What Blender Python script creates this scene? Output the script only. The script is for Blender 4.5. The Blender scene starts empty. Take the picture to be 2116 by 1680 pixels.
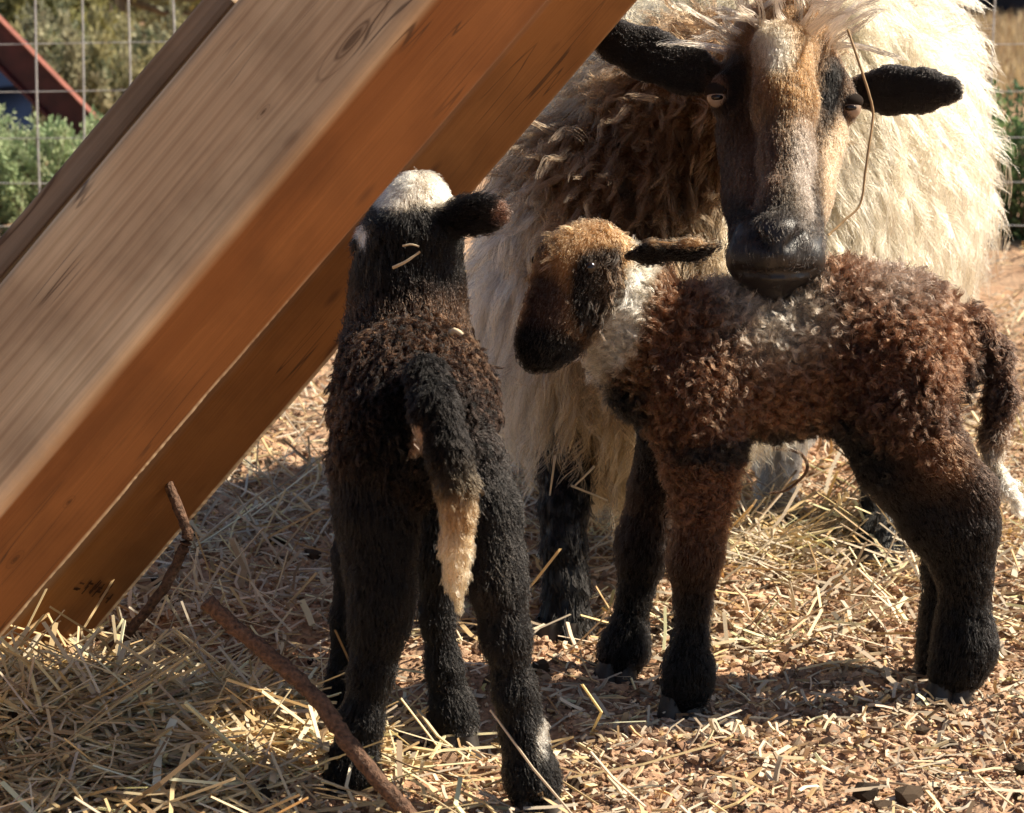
import bpy, math, random
import numpy as np
from mathutils import Vector

scene = bpy.context.scene
rng = np.random.default_rng(11)
random.seed(5)

# ------------------------------------------------------------------ camera, light, exposure
CAM_H, FPX, PW, PH = 0.75, 5000.0, 2116.0, 1680.0
PITCH = math.atan(1065.0 / FPX)
SUN_EL, SUN_AZ = math.radians(43.0), math.radians(-13.0)   # azimuth measured from +x (photo right), negative = behind the animals

cam_data = bpy.data.cameras.new("camera")
cam_data.sensor_width = 36.0
cam_data.lens = 36.0 * FPX / PW
cam_data.clip_start, cam_data.clip_end = 0.05, 2000.0
cam_data.dof.use_dof = True
cam_data.dof.focus_distance = 2.25
cam_data.dof.aperture_fstop = 15.0
cam = bpy.data.objects.new("camera", cam_data)
scene.collection.objects.link(cam)
cam.location = (0, 0, CAM_H)
cam.rotation_euler = (math.pi / 2 - PITCH, 0, 0)
scene.camera = cam

to_sun = Vector((math.cos(SUN_EL) * math.cos(SUN_AZ), -math.cos(SUN_EL) * math.sin(SUN_AZ), math.sin(SUN_EL)))
sun_data = bpy.data.lights.new("sun", 'SUN')
sun_data.energy = 5.0
sun_data.angle = math.radians(0.5)
sun_data.color = (1.0, 0.88, 0.70)
sun = bpy.data.objects.new("sun", sun_data)
sun.rotation_euler = to_sun.to_track_quat('Z', 'Y').to_euler()
sun.location = (4, 0, 5)
scene.collection.objects.link(sun)

world = bpy.data.worlds.new("World")
scene.world = world
world.use_nodes = True
wn = world.node_tree
bg = wn.nodes["Background"]
sky = wn.nodes.new("ShaderNodeTexSky")
sky.sky_type = 'NISHITA'
sky.sun_disc = False
sky.sun_elevation = SUN_EL
sky.sun_rotation = math.atan2(to_sun.x, to_sun.y)
wn.links.new(sky.outputs[0], bg.inputs[0])
bg.inputs[1].default_value = 0.055
scene.view_settings.view_transform = 'Standard'
scene.view_settings.look = 'None'
scene.view_settings.exposure = 0.92
scene.cycles.max_bounces = 8
scene.cycles.transparent_max_bounces = 8

# ------------------------------------------------------------------ helpers
SP, CP = math.sin(PITCH), math.cos(PITCH)
CAMP = np.array([0.0, 0.0, CAM_H])


def P(px, py, Y):
    """point at ground distance Y seen at photo pixel (px, py)"""
    a, b = (px - PW / 2) / FPX, -(py - PH / 2) / FPX
    d = np.array([a, CP + b * SP, -SP + b * CP])
    return CAMP + d * (Y / d[1])


def mpp(py, Y):
    """metres per photo pixel at that point"""
    b = -(py - PH / 2) / FPX
    return Y / (CP + b * SP) / FPX


def nrm(v):
    v = np.asarray(v, float)
    return v / np.maximum(np.linalg.norm(v, axis=-1, keepdims=True), 1e-9)


def tag(o, label=None, cat=None, group=None, kind=None):
    for k, v in (("label", label), ("category", cat), ("group", group), ("kind", kind)):
        if v:
            o[k] = v
    return o


def link(name, data, parent=None, mat=None):
    o = bpy.data.objects.new(name, data)
    scene.collection.objects.link(o)
    if mat:
        data.materials.append(mat)
    if parent:
        o.parent = parent
        o.matrix_parent_inverse = parent.matrix_world.inverted()
    return o


def empty(name, loc, label, cat, group=None):
    o = bpy.data.objects.new(name, None)
    o.empty_display_size = 0.05
    scene.collection.objects.link(o)
    o.location = loc
    bpy.context.view_layer.update()
    return tag(o, label, cat, group)


def fast_mesh(name, verts, faces, cols=None, smooth=True):
    """verts (n,3); faces (m,3) or (m,4) int array, or a list of such arrays"""
    fl = faces if isinstance(faces, list) else [faces]
    me = bpy.data.meshes.new(name)
    verts = np.asarray(verts, np.float32)
    me.vertices.add(len(verts))
    me.vertices.foreach_set("co", verts.ravel())
    loops = np.concatenate([np.asarray(f, np.int32).ravel() for f in fl])
    tot = np.concatenate([np.full(len(f), f.shape[1], np.int32) for f in fl])
    start = np.concatenate([[0], np.cumsum(tot)[:-1]]).astype(np.int32)
    me.loops.add(len(loops))
    me.loops.foreach_set("vertex_index", loops)
    me.polygons.add(len(tot))
    me.polygons.foreach_set("loop_start", start)
    me.polygons.foreach_set("use_smooth", np.full(len(tot), smooth, bool))
    me.update(calc_edges=True)
    me.validate()
    if cols is not None:
        a = me.attributes.new("col", 'FLOAT_COLOR', 'POINT')
        c4 = np.ones((len(verts), 4), np.float32)
        c4[:, :3] = cols
        a.data.foreach_set("color", c4.ravel())
    return me


# value noise -----------------------------------------------------------------
_LAT = np.random.default_rng(3).random((64, 64, 64)).astype(np.float32)


def vnoise(p):
    p = np.asarray(p, float)
    i = np.floor(p).astype(int)
    f = p - i
    f = f * f * (3 - 2 * f)
    r = 0
    for dx in (0, 1):
        for dy in (0, 1):
            for dz in (0, 1):
                w = (f[..., 0] if dx else 1 - f[..., 0]) * (f[..., 1] if dy else 1 - f[..., 1]) * (f[..., 2] if dz else 1 - f[..., 2])
                r = r + w * _LAT[(i[..., 0] + dx) & 63, (i[..., 1] + dy) & 63, (i[..., 2] + dz) & 63]
    return r * 2 - 1


def fnoise(p, o=3):
    s, a, t = 0, 1.0, 0
    for k in range(o):
        s = s + a * vnoise(np.asarray(p) * 2 ** k + 17.3 * k)
        t += a
        a *= 0.5
    return s / t


def sstep(a, b, x):
    t = np.clip((x - a) / (b - a), 0, 1)
    return t * t * (3 - 2 * t)


# materials -----------------------------------------------------------------
def new_mat(name):
    m = bpy.data.materials.new(name)
    m.use_nodes = True
    return m, m.node_tree.nodes, m.node_tree.links, m.node_tree.nodes["Principled BSDF"]


def attr_mat(name, rough=0.8, spec=0.25, bump=None, trans=0.0):
    m, n, l, b = new_mat(name)
    a = n.new("ShaderNodeAttribute")
    a.attribute_name = "col"
    l.new(a.outputs["Color"], b.inputs["Base Color"])
    b.inputs["Roughness"].default_value = rough
    b.inputs["Specular IOR Level"].default_value = spec
    if bump:
        no = n.new("ShaderNodeTexNoise")
        no.inputs["Scale"].default_value = bump[0]
        no.inputs["Detail"].default_value = 4
        bp = n.new("ShaderNodeBump")
        bp.inputs["Strength"].default_value = bump[1]
        bp.inputs["Distance"].default_value = bump[2]
        l.new(no.outputs["Fac"], bp.inputs["Height"])
        l.new(bp.outputs["Normal"], b.inputs["Normal"])
    if trans:
        out = n["Material Output"]
        t = n.new("ShaderNodeBsdfTranslucent")
        mx = n.new("ShaderNodeMixShader")
        mx.inputs[0].default_value = trans
        l.new(a.outputs["Color"], t.inputs["Color"])
        l.new(b.outputs[0], mx.inputs[1])
        l.new(t.outputs[0], mx.inputs[2])
        l.new(mx.outputs[0], out.inputs["Surface"])
    return m


def plain_mat(name, col, rough=0.6, metal=0.0, spec=0.4, var=0.15, scale=40.0, bump=0.0):
    m, n, l, b = new_mat(name)
    tc = n.new("ShaderNodeTexCoord")
    no = n.new("ShaderNodeTexNoise")
    no.inputs["Scale"].default_value = scale
    no.inputs["Detail"].default_value = 5
    r = n.new("ShaderNodeValToRGB")
    r.color_ramp.elements[0].position = 0.3
    r.color_ramp.elements[1].position = 0.7
    r.color_ramp.elements[0].color = (*[c * (1 - var) for c in col], 1)
    r.color_ramp.elements[1].color = (*[min(1, c * (1 + var)) for c in col], 1)
    l.new(tc.outputs["Object"], no.inputs["Vector"])
    l.new(no.outputs["Fac"], r.inputs[0])
    l.new(r.outputs[0], b.inputs["Base Color"])
    if bump:
        bp = n.new("ShaderNodeBump")
        bp.inputs["Strength"].default_value = 1
        bp.inputs["Distance"].default_value = bump
        l.new(no.outputs["Fac"], bp.inputs["Height"])
        l.new(bp.outputs[0], b.inputs["Normal"])
    b.inputs["Roughness"].default_value = rough
    b.inputs["Metallic"].default_value = metal
    b.inputs["Specular IOR Level"].default_value = spec
    return m


def hair_mat(name, rough=0.35, radial=0.6, ior=1.55):
    m, n, l, b = new_mat(name)
    out = n["Material Output"]
    n.remove(b)
    h = n.new("ShaderNodeBsdfHairPrincipled")
    h.parametrization = 'COLOR'
    a = n.new("ShaderNodeAttribute")
    a.attribute_name = "col"
    l.new(a.outputs["Color"], h.inputs["Color"])
    h.inputs["Roughness"].default_value = rough
    h.inputs["Radial Roughness"].default_value = radial
    h.inputs["IOR"].default_value = ior
    h.inputs["Random Roughness"].default_value = 0.2
    l.new(h.outputs[0], out.inputs["Surface"])
    return m


# ------------------------------------------------------------------ implicit-surface modeller
class Body:
    """smooth union of tapered capsules; colours, coat length and groom follow the nearest limb"""

    def __init__(self, name, shrink=None):
        self.shrink = shrink or {}
        self.name, self.pr, self.cuts, self.patches = name, [], [], []

    def cone(self, a, b, ra, rb, tag='body', col=(.1, .1, .1), k=0.02, sq=None, groom=None):
        a, b = np.asarray(a, float), np.asarray(b, float)
        g = nrm(b - a) if groom is None else nrm(groom)
        self.pr.append(dict(a=a, b=b, ra=ra, rb=rb, tag=tag, col=np.array(col, float), k=k, sq=sq, g=g))

    def chain(self, pts, tag='body', col=(.1, .1, .1), k=0.02, sq=None, groom=None, cols=None):
        sh = self.shrink.get(tag, 0)
        q = [(P(x, y, Y), max(r * mpp(y, Y) - sh, .004)) for x, y, Y, r in pts]
        for i in range(len(q) - 1):
            self.cone(q[i][0], q[i + 1][0], q[i][1], q[i + 1][1], tag, cols[i] if cols else col, k, sq, groom)

    def cut(self, x, y, Y, r, k=0.006):
        self.cuts.append((P(x, y, Y), r * mpp(y, Y), k))

    def patch(self, x, y, Y, rx, ry, rd, col, soft=0.35, rot=0.0, tags=None, amt=1.0):
        """coat marking: an ellipsoid of colour round a point on the animal (rx, ry in photo pixels, rd metres deep)"""
        m = mpp(y, Y)
        self.patches.append((P(x, y, Y), rx * m, ry * m, rd, np.array(col, float), soft, rot, tags, amt))

    @staticmethod
    def dist(pr, p):
        a, ba = pr['a'], pr['b'] - pr['a']
        q = p - a
        if pr['sq'] is not None:
            e, s = nrm(pr['sq'][0]), pr['sq'][1]
            f = 1.0 / s - 1.0
            q = q + (q @ e)[..., None] * e * f
            ba = ba + (ba @ e) * e * f
        bb = float(ba @ ba) + 1e-12
        h = np.clip((q @ ba) / bb, 0, 1)
        return np.linalg.norm(q - h[..., None] * ba, axis=-1) - (pr['ra'] + (pr['rb'] - pr['ra']) * h)

    def mesh(self, res, smooth_it=3):
        lo = np.min([np.minimum(p['a'] - p['ra'], p['b'] - p['rb']) for p in self.pr], axis=0) - 4 * res - .01
        hi = np.max([np.maximum(p['a'] + p['ra'], p['b'] + p['rb']) for p in self.pr], axis=0) + 4 * res + .01
        n = np.ceil((hi - lo) / res).astype(int) + 1
        vol = np.full(n, 0.5, np.float32)
        ax = [lo[i] + res * np.arange(n[i]) for i in range(3)]

        def block(c0, c1, pad):
            i0 = np.clip(np.floor((c0 - pad - lo) / res).astype(int), 0, n - 1)
            i1 = np.clip(np.ceil((c1 + pad - lo) / res).astype(int) + 1, 1, n)
            sl = tuple(slice(i0[i], i1[i]) for i in range(3))
            g = np.stack(np.meshgrid(*[ax[i][sl[i]] for i in range(3)], indexing='ij'), -1)
            return sl, g
        for pr in self.pr:
            sl, g = block(np.minimum(pr['a'] - pr['ra'], pr['b'] - pr['rb']), np.maximum(pr['a'] + pr['ra'], pr['b'] + pr['rb']), pr['k'] * 1.2 + 3 * res)
            d2 = self.dist(pr, g)
            d1 = vol[sl]
            k = pr['k']
            h = np.clip(.5 + .5 * (d1 - d2) / k, 0, 1)
            vol[sl] = d1 * (1 - h) + d2 * h - k * h * (1 - h)
        for c, r, k in self.cuts:
            sl, g = block(c - r, c + r, k * 1.5 + 3 * res)
            d2 = -(np.linalg.norm(g - c, axis=-1) - r)
            d1 = vol[sl]
            h = np.clip(.5 - .5 * (d1 - d2) / k, 0, 1)
            vol[sl] = d1 * (1 - h) + d2 * h + k * h * (1 - h)
        # surface nets
        s = vol < 0
        c8 = [s[dx:n[0] - 1 + dx, dy:n[1] - 1 + dy, dz:n[2] - 1 + dz] for dx in (0, 1) for dy in (0, 1) for dz in (0, 1)]
        cnt = sum(c.astype(np.int8) for c in c8)
        cells = np.argwhere((cnt > 0) & (cnt < 8))
        idx = -np.ones(n - 1, np.int64)
        idx[tuple(cells.T)] = np.arange(len(cells))
        acc = np.zeros((len(cells), 3))
        num = np.zeros(len(cells))
        cr = [np.array(c) for c in ((0, 0, 0), (0, 0, 1), (0, 1, 0), (0, 1, 1), (1, 0, 0), (1, 0, 1), (1, 1, 0), (1, 1, 1))]
        vals = [vol[tuple((cells + c).T)] for c in cr]
        for i in range(8):
            for j in range(i + 1, 8):
                if np.abs(cr[i] - cr[j]).sum() != 1:
                    continue
                v0, v1 = vals[i], vals[j]
                m = (v0 < 0) != (v1 < 0)
                t = v0 / np.where(m, v0 - v1, 1)
                acc[m] += (cr[i] + t[:, None] * (cr[j] - cr[i]))[m]
                num[m] += 1
        verts = lo + res * (cells + acc / num[:, None])
        quads = []
        for a in range(3):
            b, c = (a + 1) % 3, (a + 2) % 3
            sl0, sl1 = [slice(None)] * 3, [slice(None)] * 3
            sl0[a], sl1[a] = slice(0, n[a] - 1), slice(1, n[a])
            e = np.argwhere(s[tuple(sl0)] != s[tuple(sl1)])
            e = e[(e[:, b] > 0) & (e[:, c] > 0) & (e[:, b] < n[b] - 1) & (e[:, c] < n[c] - 1)]
            ib, ic = np.eye(3, dtype=int)[b], np.eye(3, dtype=int)[c]
            q = np.stack([idx[tuple((e - ib - ic).T)], idx[tuple((e - ic).T)], idx[tuple(e.T)], idx[tuple((e - ib).T)]], 1)
            fl = ~s[tuple(e.T)]
            q[fl] = q[fl][:, ::-1]
            quads.append(q)
        quads = np.concatenate(quads)
        quads = quads[(quads >= 0).all(1)]
        for _ in range(smooth_it):
            acc = np.zeros_like(verts)
            num = np.zeros(len(verts))
            for i in range(4):
                a, b = quads[:, i], quads[:, (i + 1) % 4]
                for q in range(3):
                    acc[:, q] += np.bincount(a, verts[b, q], len(verts)) + np.bincount(b, verts[a, q], len(verts))
                num += np.bincount(a, minlength=len(verts)) + np.bincount(b, minlength=len(verts))
            verts = verts + 0.5 * (acc / num[:, None] - verts)
        self.v, self.q = verts, quads
        tri = np.concatenate([quads[:, [0, 1, 2]], quads[:, [0, 2, 3]]])
        fn = np.cross(verts[tri[:, 1]] - verts[tri[:, 0]], verts[tri[:, 2]] - verts[tri[:, 0]])
        vn = np.zeros_like(verts)
        for i in range(3):
            for q in range(3):
                vn[:, q] += np.bincount(tri[:, i], fn[:, q], len(verts))
        self.vn, self.tri, self.area = nrm(vn), tri, np.linalg.norm(fn, axis=1) / 2
        return self

    def surf(self, x, y, dY=0.0):
        """first point of the animal met along the view through a photo pixel, pushed dY metres further"""
        Ys = np.arange(1.6, 3.4, .0008)
        pts = np.stack([P(x, y, Y) for Y in Ys])
        d = np.min(np.stack([self.dist(pr, pts) for pr in self.pr]), 0)
        i = int(np.argmax(d < .001)) if (d < .001).any() else int(np.argmin(d))
        return P(x, y, Ys[i] + dY), Ys[i] + dY

    def weights(self, p, tau=0.008):
        d = np.stack([self.dist(pr, p) for pr in self.pr], -1)
        w = np.exp(-(d - d.min(-1, keepdims=True)) / tau)
        return w / w.sum(-1, keepdims=True)

    def tagw(self, w, tags):
        m = np.array([pr['tag'] in tags for pr in self.pr], float)
        return w @ m

    def color(self, p, w=None):
        if w is None:
            w = self.weights(p)
        c = w @ np.stack([pr['col'] for pr in self.pr])
        jit = fnoise(p * 55, 3)
        for ce, rx, ry, rd, col, soft, rot, tags, amt in self.patches:
            q = p - ce
            x, z = q[:, 0], q[:, 2]
            u = (x * math.cos(rot) + z * math.sin(rot)) / rx
            v = (-x * math.sin(rot) + z * math.cos(rot)) / ry
            e = np.sqrt(u * u + v * v + (q[:, 1] / rd) ** 2) + 0.22 * jit
            m = (1 - sstep(1 - soft, 1 + soft, e)) * amt
            if tags:
                m = m * self.tagw(w, tags)
            c = c * (1 - m[:, None]) + col * m[:, None]
        return np.clip(c, 0.002, 0.95)

    def sample(self, N, tags=None, far=0.35):
        """N surface points spread by area; fewer on the side turned away"""
        cen = self.v[self.tri].mean(1)
        nn = nrm(self.vn[self.tri].mean(1))
        view = nrm(CAMP - cen)
        wgt = self.area * np.where((nn * view).sum(1) > -0.25, 1.0, far)
        if tags:
            wgt = wgt * np.clip(self.tagw(self.weights(cen), tags), 0, 1)
        f = rng.choice(len(self.tri), N, p=wgt / wgt.sum())
        b = rng.random((N, 2))
        fl = b.sum(1) > 1
        b[fl] = 1 - b[fl]
        b3 = np.stack([1 - b.sum(1), b[:, 0], b[:, 1]], 1)[..., None]
        t = self.tri[f]
        return (self.v[t] * b3).sum(1), nrm((self.vn[t] * b3).sum(1))

    def groom(self, w):
        return nrm(w @ np.stack([pr['g'] for pr in self.pr]))


def make_curves(name, pos, rad, col, mat, parent):
    """pos (N,K,3), rad (K,) or (N,K), col (N,3)"""
    N, K = pos.shape[:2]
    hc = bpy.data.hair_curves.new(name)
    hc.add_curves([K] * N)
    hc.attributes["position"].data.foreach_set("vector", np.asarray(pos, np.float32).ravel())
    ra = hc.attributes.get("radius") or hc.attributes.new("radius", 'FLOAT', 'POINT')
    ra.data.foreach_set("value", np.broadcast_to(np.asarray(rad, np.float32), (N, K)).ravel().copy())
    ca = hc.attributes.new("col", 'FLOAT_COLOR', 'CURVE')
    c4 = np.ones((N, 4), np.float32)
    c4[:, :3] = col
    ca.data.foreach_set("color", c4.ravel())
    return link(name, hc, parent, mat)


def coat(body, name, N, m, K, L, lvar=.3, lift=.4, grav=0.0, jit=.15, spread=.004, clump=.6, curl=(0, 0), rad=.0004, wave=(0, 0),
         colvar=.15, tags=None, mat=None, parent=None, far=.35, groomfn=None, colfn=None, thr=None, lenfn=None, rootsink=0.002, clumpvar=0.12, keep=None):
    """N locks of m hairs each, K segments"""
    p, n = body.sample(N, tags, far)
    w = body.weights(p)
    if thr is not None:
        k = body.tagw(w, tags) > thr
        p, n, w = p[k], n[k], w[k]
    if keep is not None:
        k = keep(p)
        p, n, w = p[k], n[k], w[k]
    N = len(p)
    g = body.groom(w) if groomfn is None else groomfn(p, n, w)
    g = nrm(g - (g * n).sum(1, keepdims=True) * n)
    lg = L * (1 + lvar * rng.uniform(-1, 1, N))
    if lenfn is not None:
        lg = lg * lenfn(p, n, w)
    d = nrm(n * lift + g * (1 - lift) + jit * rng.normal(size=(N, 3)))
    # guide paths
    G = np.zeros((N, K + 1, 3))
    G[:, 0] = p - n * rootsink
    dd = d.copy()
    e1 = nrm(np.cross(d, rng.normal(size=(N, 3))))
    e2 = np.cross(d, e1)
    for i in range(1, K + 1):
        dd = nrm(dd + np.array([0, 0, -grav]) / K + jit * .35 * rng.normal(size=(N, 3)) / math.sqrt(K))
        # keep the lock outside the skin
        inn = np.minimum((dd * n).sum(1, keepdims=True) - 0.02, 0) if grav else 0
        dd = nrm(dd - inn * n)
        G[:, i] = G[:, i - 1] + dd * (lg / K)[:, None]
    t = np.linspace(0, 1, K + 1)
    ph = rng.uniform(0, 6.28, N)
    if curl[0]:
        cr = curl[0] * (1 + .3 * rng.normal(size=N))
        sgn = np.where(rng.random(N) < .5, -1, 1)
        a = ph[:, None] + curl[1] * 6.283 * t[None] * sgn[:, None] * (1 + .25 * rng.normal(size=(N, 1)))
        env = np.sqrt(np.clip(t * 1.6, 0, 1))[None]
        G += (cr[:, None] * env * (np.cos(a) - np.cos(ph)[:, None]))[..., None] * e1[:, None] + (cr[:, None] * env * (np.sin(a) - np.sin(ph)[:, None]))[..., None] * e2[:, None]
    if wave[0]:
        a = ph[:, None] + wave[1] * 6.283 * t[None] * (1 + .3 * rng.normal(size=(N, 1)))
        G += (wave[0] * t[None] ** .7 * np.sin(a))[..., None] * e1[:, None]
    # hairs of each lock
    r = spread * np.sqrt(rng.random((N, m)))
    th = rng.uniform(0, 6.283, (N, m))
    off = (r * np.cos(th))[..., None] * e1[:, None] + (r * np.sin(th))[..., None] * e2[:, None]
    cl = 1 - clump * t ** .8
    ls = 1 - .25 * rng.random((N, m))
    base = G[:, None, 0:1]
    pos = base + (G[:, None] - base) * ls[..., None, None] + off[:, :, None] * cl[None, None, :, None]
    pos = pos + (rng.normal(size=(N, m, K + 1, 3)) * (spread * .10) * t[None, None, :, None])
    c = body.color(p, w) if colfn is None else colfn(p, n, w)
    c = c * (1 + clumpvar * rng.normal(size=(N, 1)))
    c = np.repeat(c[:, None], m, 1) * (1 + colvar * rng.normal(size=(N, m, 1)))
    rr = rad * (1 - .65 * t ** 2)
    return make_curves(name, pos.reshape(-1, K + 1, 3), rr, np.clip(c, .003, .9).reshape(-1, 3), mat, parent)


def ellipsoid_mesh(name, c, r, ax=None, col=None, seg=24, rings=16, disp=0):
    u, v = np.meshgrid(np.linspace(0, 2 * np.pi, seg, endpoint=False), np.linspace(0, np.pi, rings), indexing='ij')
    q = np.stack([np.sin(v) * np.cos(u), np.sin(v) * np.sin(u), np.cos(v)], -1).reshape(-1, 3)
    q = q * np.asarray(r)
    if ax is not None:
        q = q @ np.asarray(ax)
    i = np.arange(seg)[:, None] * rings + np.arange(rings - 1)[None]
    j = ((np.arange(seg)[:, None] + 1) % seg) * rings + np.arange(rings - 1)[None]
    f = np.stack([i, i + 1, j + 1, j], -1).reshape(-1, 4)
    return fast_mesh(name, q + c, f, col)


def tube_arrays(paths, rads, ns=6):
    """list of (K,3) paths + (K,) radii -> verts, quads"""
    V, Q, o = [], [], 0
    for pth, rd in zip(paths, rads):
        pth = np.asarray(pth, float)
        K = len(pth)
        tg = nrm(np.gradient(pth, axis=0))
        up = np.array([0.3, 0.2, 1.0])
        e1 = nrm(np.cross(tg, up) + 1e-6)
        e2 = np.cross(tg, e1)
        a = np.linspace(0, 2 * np.pi, ns, endpoint=False)
        ring = pth[:, None] + np.asarray(rd)[:, None, None] * (np.cos(a)[None, :, None] * e1[:, None] + np.sin(a)[None, :, None] * e2[:, None])
        V.append(ring.reshape(-1, 3))
        i = np.arange(K - 1)[:, None] * ns + np.arange(ns)[None]
        j = np.arange(K - 1)[:, None] * ns + (np.arange(ns)[None] + 1) % ns
        Q.append(np.stack([i, j, j + ns, i + ns], -1).reshape(-1, 4) + o)
        # end caps as fans
        for end, cpt in ((0, pth[0]), (K - 1, pth[-1])):
            V.append(cpt[None])
            ci = o + K * ns + (0 if end == 0 else 1)
            b = o + end * ns
            cap = np.stack([np.full(ns, ci), b + (np.arange(ns) + 1) % ns, b + np.arange(ns), np.full(ns, ci)], -1)
            Q.append(cap[:, [0, 1, 2, 2]])
        o += K * ns + 2
    V = np.concatenate(V)
    Q = np.concatenate(Q)
    tri = Q[:, 2] == Q[:, 3]
    return V, [Q[~tri], Q[tri][:, :3]]


def smooth_path(pts, n):
    pts = np.asarray(pts, float)
    m = len(pts)
    e = np.concatenate([2 * pts[:1] - pts[1:2], pts, 2 * pts[-1:] - pts[-2:-1]])
    out = []
    for s in np.linspace(0, m - 1 - 1e-6, n):
        i = int(s)
        t = s - i
        p0, p1, p2, p3 = e[i], e[i + 1], e[i + 2], e[i + 3]
        out.append(.5 * (2 * p1 + (p2 - p0) * t + (2 * p0 - 5 * p1 + 4 * p2 - p3) * t * t + (3 * p1 - p0 - 3 * p2 + p3) * t ** 3))
    return np.array(out)


# ------------------------------------------------------------------ ground
def gheight(x, y):
    q = np.stack([x, y, np.zeros_like(x)], -1)
    near = sstep(14, 4, y) if True else 1
    h = .014 * fnoise(q * 5, 3) + .014 * fnoise(q * np.array([9., 13., 1.]) + 40, 2) * np.where(y < 5, 1, .4) + (.012 * fnoise(q * 20 + 5, 3) + .006 * np.abs(fnoise(q * 65 + 9, 2))) * np.where(y < 5, 1, .4)
    c = P(60, 1600, 1.98)
    h = h + .035 * np.exp(-(((x - c[0]) / .17) ** 2 + ((y - c[1] - .06) / .14) ** 2))      # trodden straw heaped at the foot of the timbers
    c2 = P(2080, 1660, 1.93)
    h = h + .03 * np.exp(-(((x - c2[0] - .06) / .10) ** 2 + ((y - c2[1] + .02) / .07) ** 2))
    far = np.clip(y - 20, 0, None)
    return h + .0006 * far ** 1.3 * (1 + .5 * fnoise(q * .03, 2))


def axis_pts(lo, hi, fine, far, n):
    a = np.arange(lo, hi, fine)
    g = np.geomspace(fine * 1.1, far, n)
    return a, np.cumsum(g)


xa = np.arange(-.75, .75, .0065)
ext = np.geomspace(.007, 80, 70)
xs = np.concatenate([-.75 - np.cumsum(ext)[::-1], xa, .75 + np.cumsum(ext)])
ya = np.arange(1.72, 3.4, .0065)
ys = np.concatenate([1.72 - np.cumsum(np.geomspace(.007, 30, 45))[::-1], ya, 3.4 + np.cumsum(np.geomspace(.007, 60, 120))])
gx, gy = np.meshgrid(xs, ys, indexing='ij')
gz = gheight(gx.ravel(), gy.ravel())
gv = np.stack([gx.ravel(), gy.ravel(), gz], 1)
ny = len(ys)
ii = (np.arange(len(xs) - 1)[:, None] * ny + np.arange(ny - 1)[None]).ravel()
gq = np.stack([ii, ii + ny, ii + ny + 1, ii + 1], 1)
m_soil, n, l, b = new_mat("soil")
tc = n.new("ShaderNodeTexCoord")
n1 = n.new("ShaderNodeTexNoise"); n1.inputs["Scale"].default_value = 9; n1.inputs["Detail"].default_value = 8
n2 = n.new("ShaderNodeTexNoise"); n2.inputs["Scale"].default_value = 160; n2.inputs["Detail"].default_value = 6
r1 = n.new("ShaderNodeValToRGB")
r1.color_ramp.elements[0].position, r1.color_ramp.elements[1].position = .3, .7
r1.color_ramp.elements[0].color = (.40, .245, .16, 1)
r1.color_ramp.elements[1].color = (.62, .43, .30, 1)
r2 = n.new("ShaderNodeValToRGB")
r2.color_ramp.elements[0].position, r2.color_ramp.elements[1].position = .35, .68
r2.color_ramp.elements[0].color = (.55, .55, .55, 1)
r2.color_ramp.elements[1].color = (1.15, 1.1, 1.0, 1)
mx = n.new("ShaderNodeMix"); mx.data_type = 'RGBA'; mx.blend_type = 'MULTIPLY'; mx.inputs["Factor"].default_value = 1
bp = n.new("ShaderNodeBump"); bp.inputs["Strength"].default_value = .8; bp.inputs["Distance"].default_value = .004
for q in (n1, n2):
    l.new(tc.outputs["Object"], q.inputs["Vector"])
l.new(n1.outputs["Fac"], r1.inputs[0]); l.new(n2.outputs["Fac"], r2.inputs[0])
l.new(r1.outputs[0], mx.inputs["A"]); l.new(r2.outputs[0], mx.inputs["B"])
l.new(mx.outputs["Result"], b.inputs["Base Color"])
l.new(n2.outputs["Fac"], bp.inputs["Height"]); l.new(bp.outputs[0], b.inputs["Normal"])
b.inputs["Roughness"].default_value = .95
b.inputs["Specular IOR Level"].default_value = .1
tag(link("ground", fast_mesh("ground", gv, gq), None, m_soil), kind="structure")

# ------------------------------------------------------------------ timbers
ray_c = np.array([0, -CP, SP])


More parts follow.
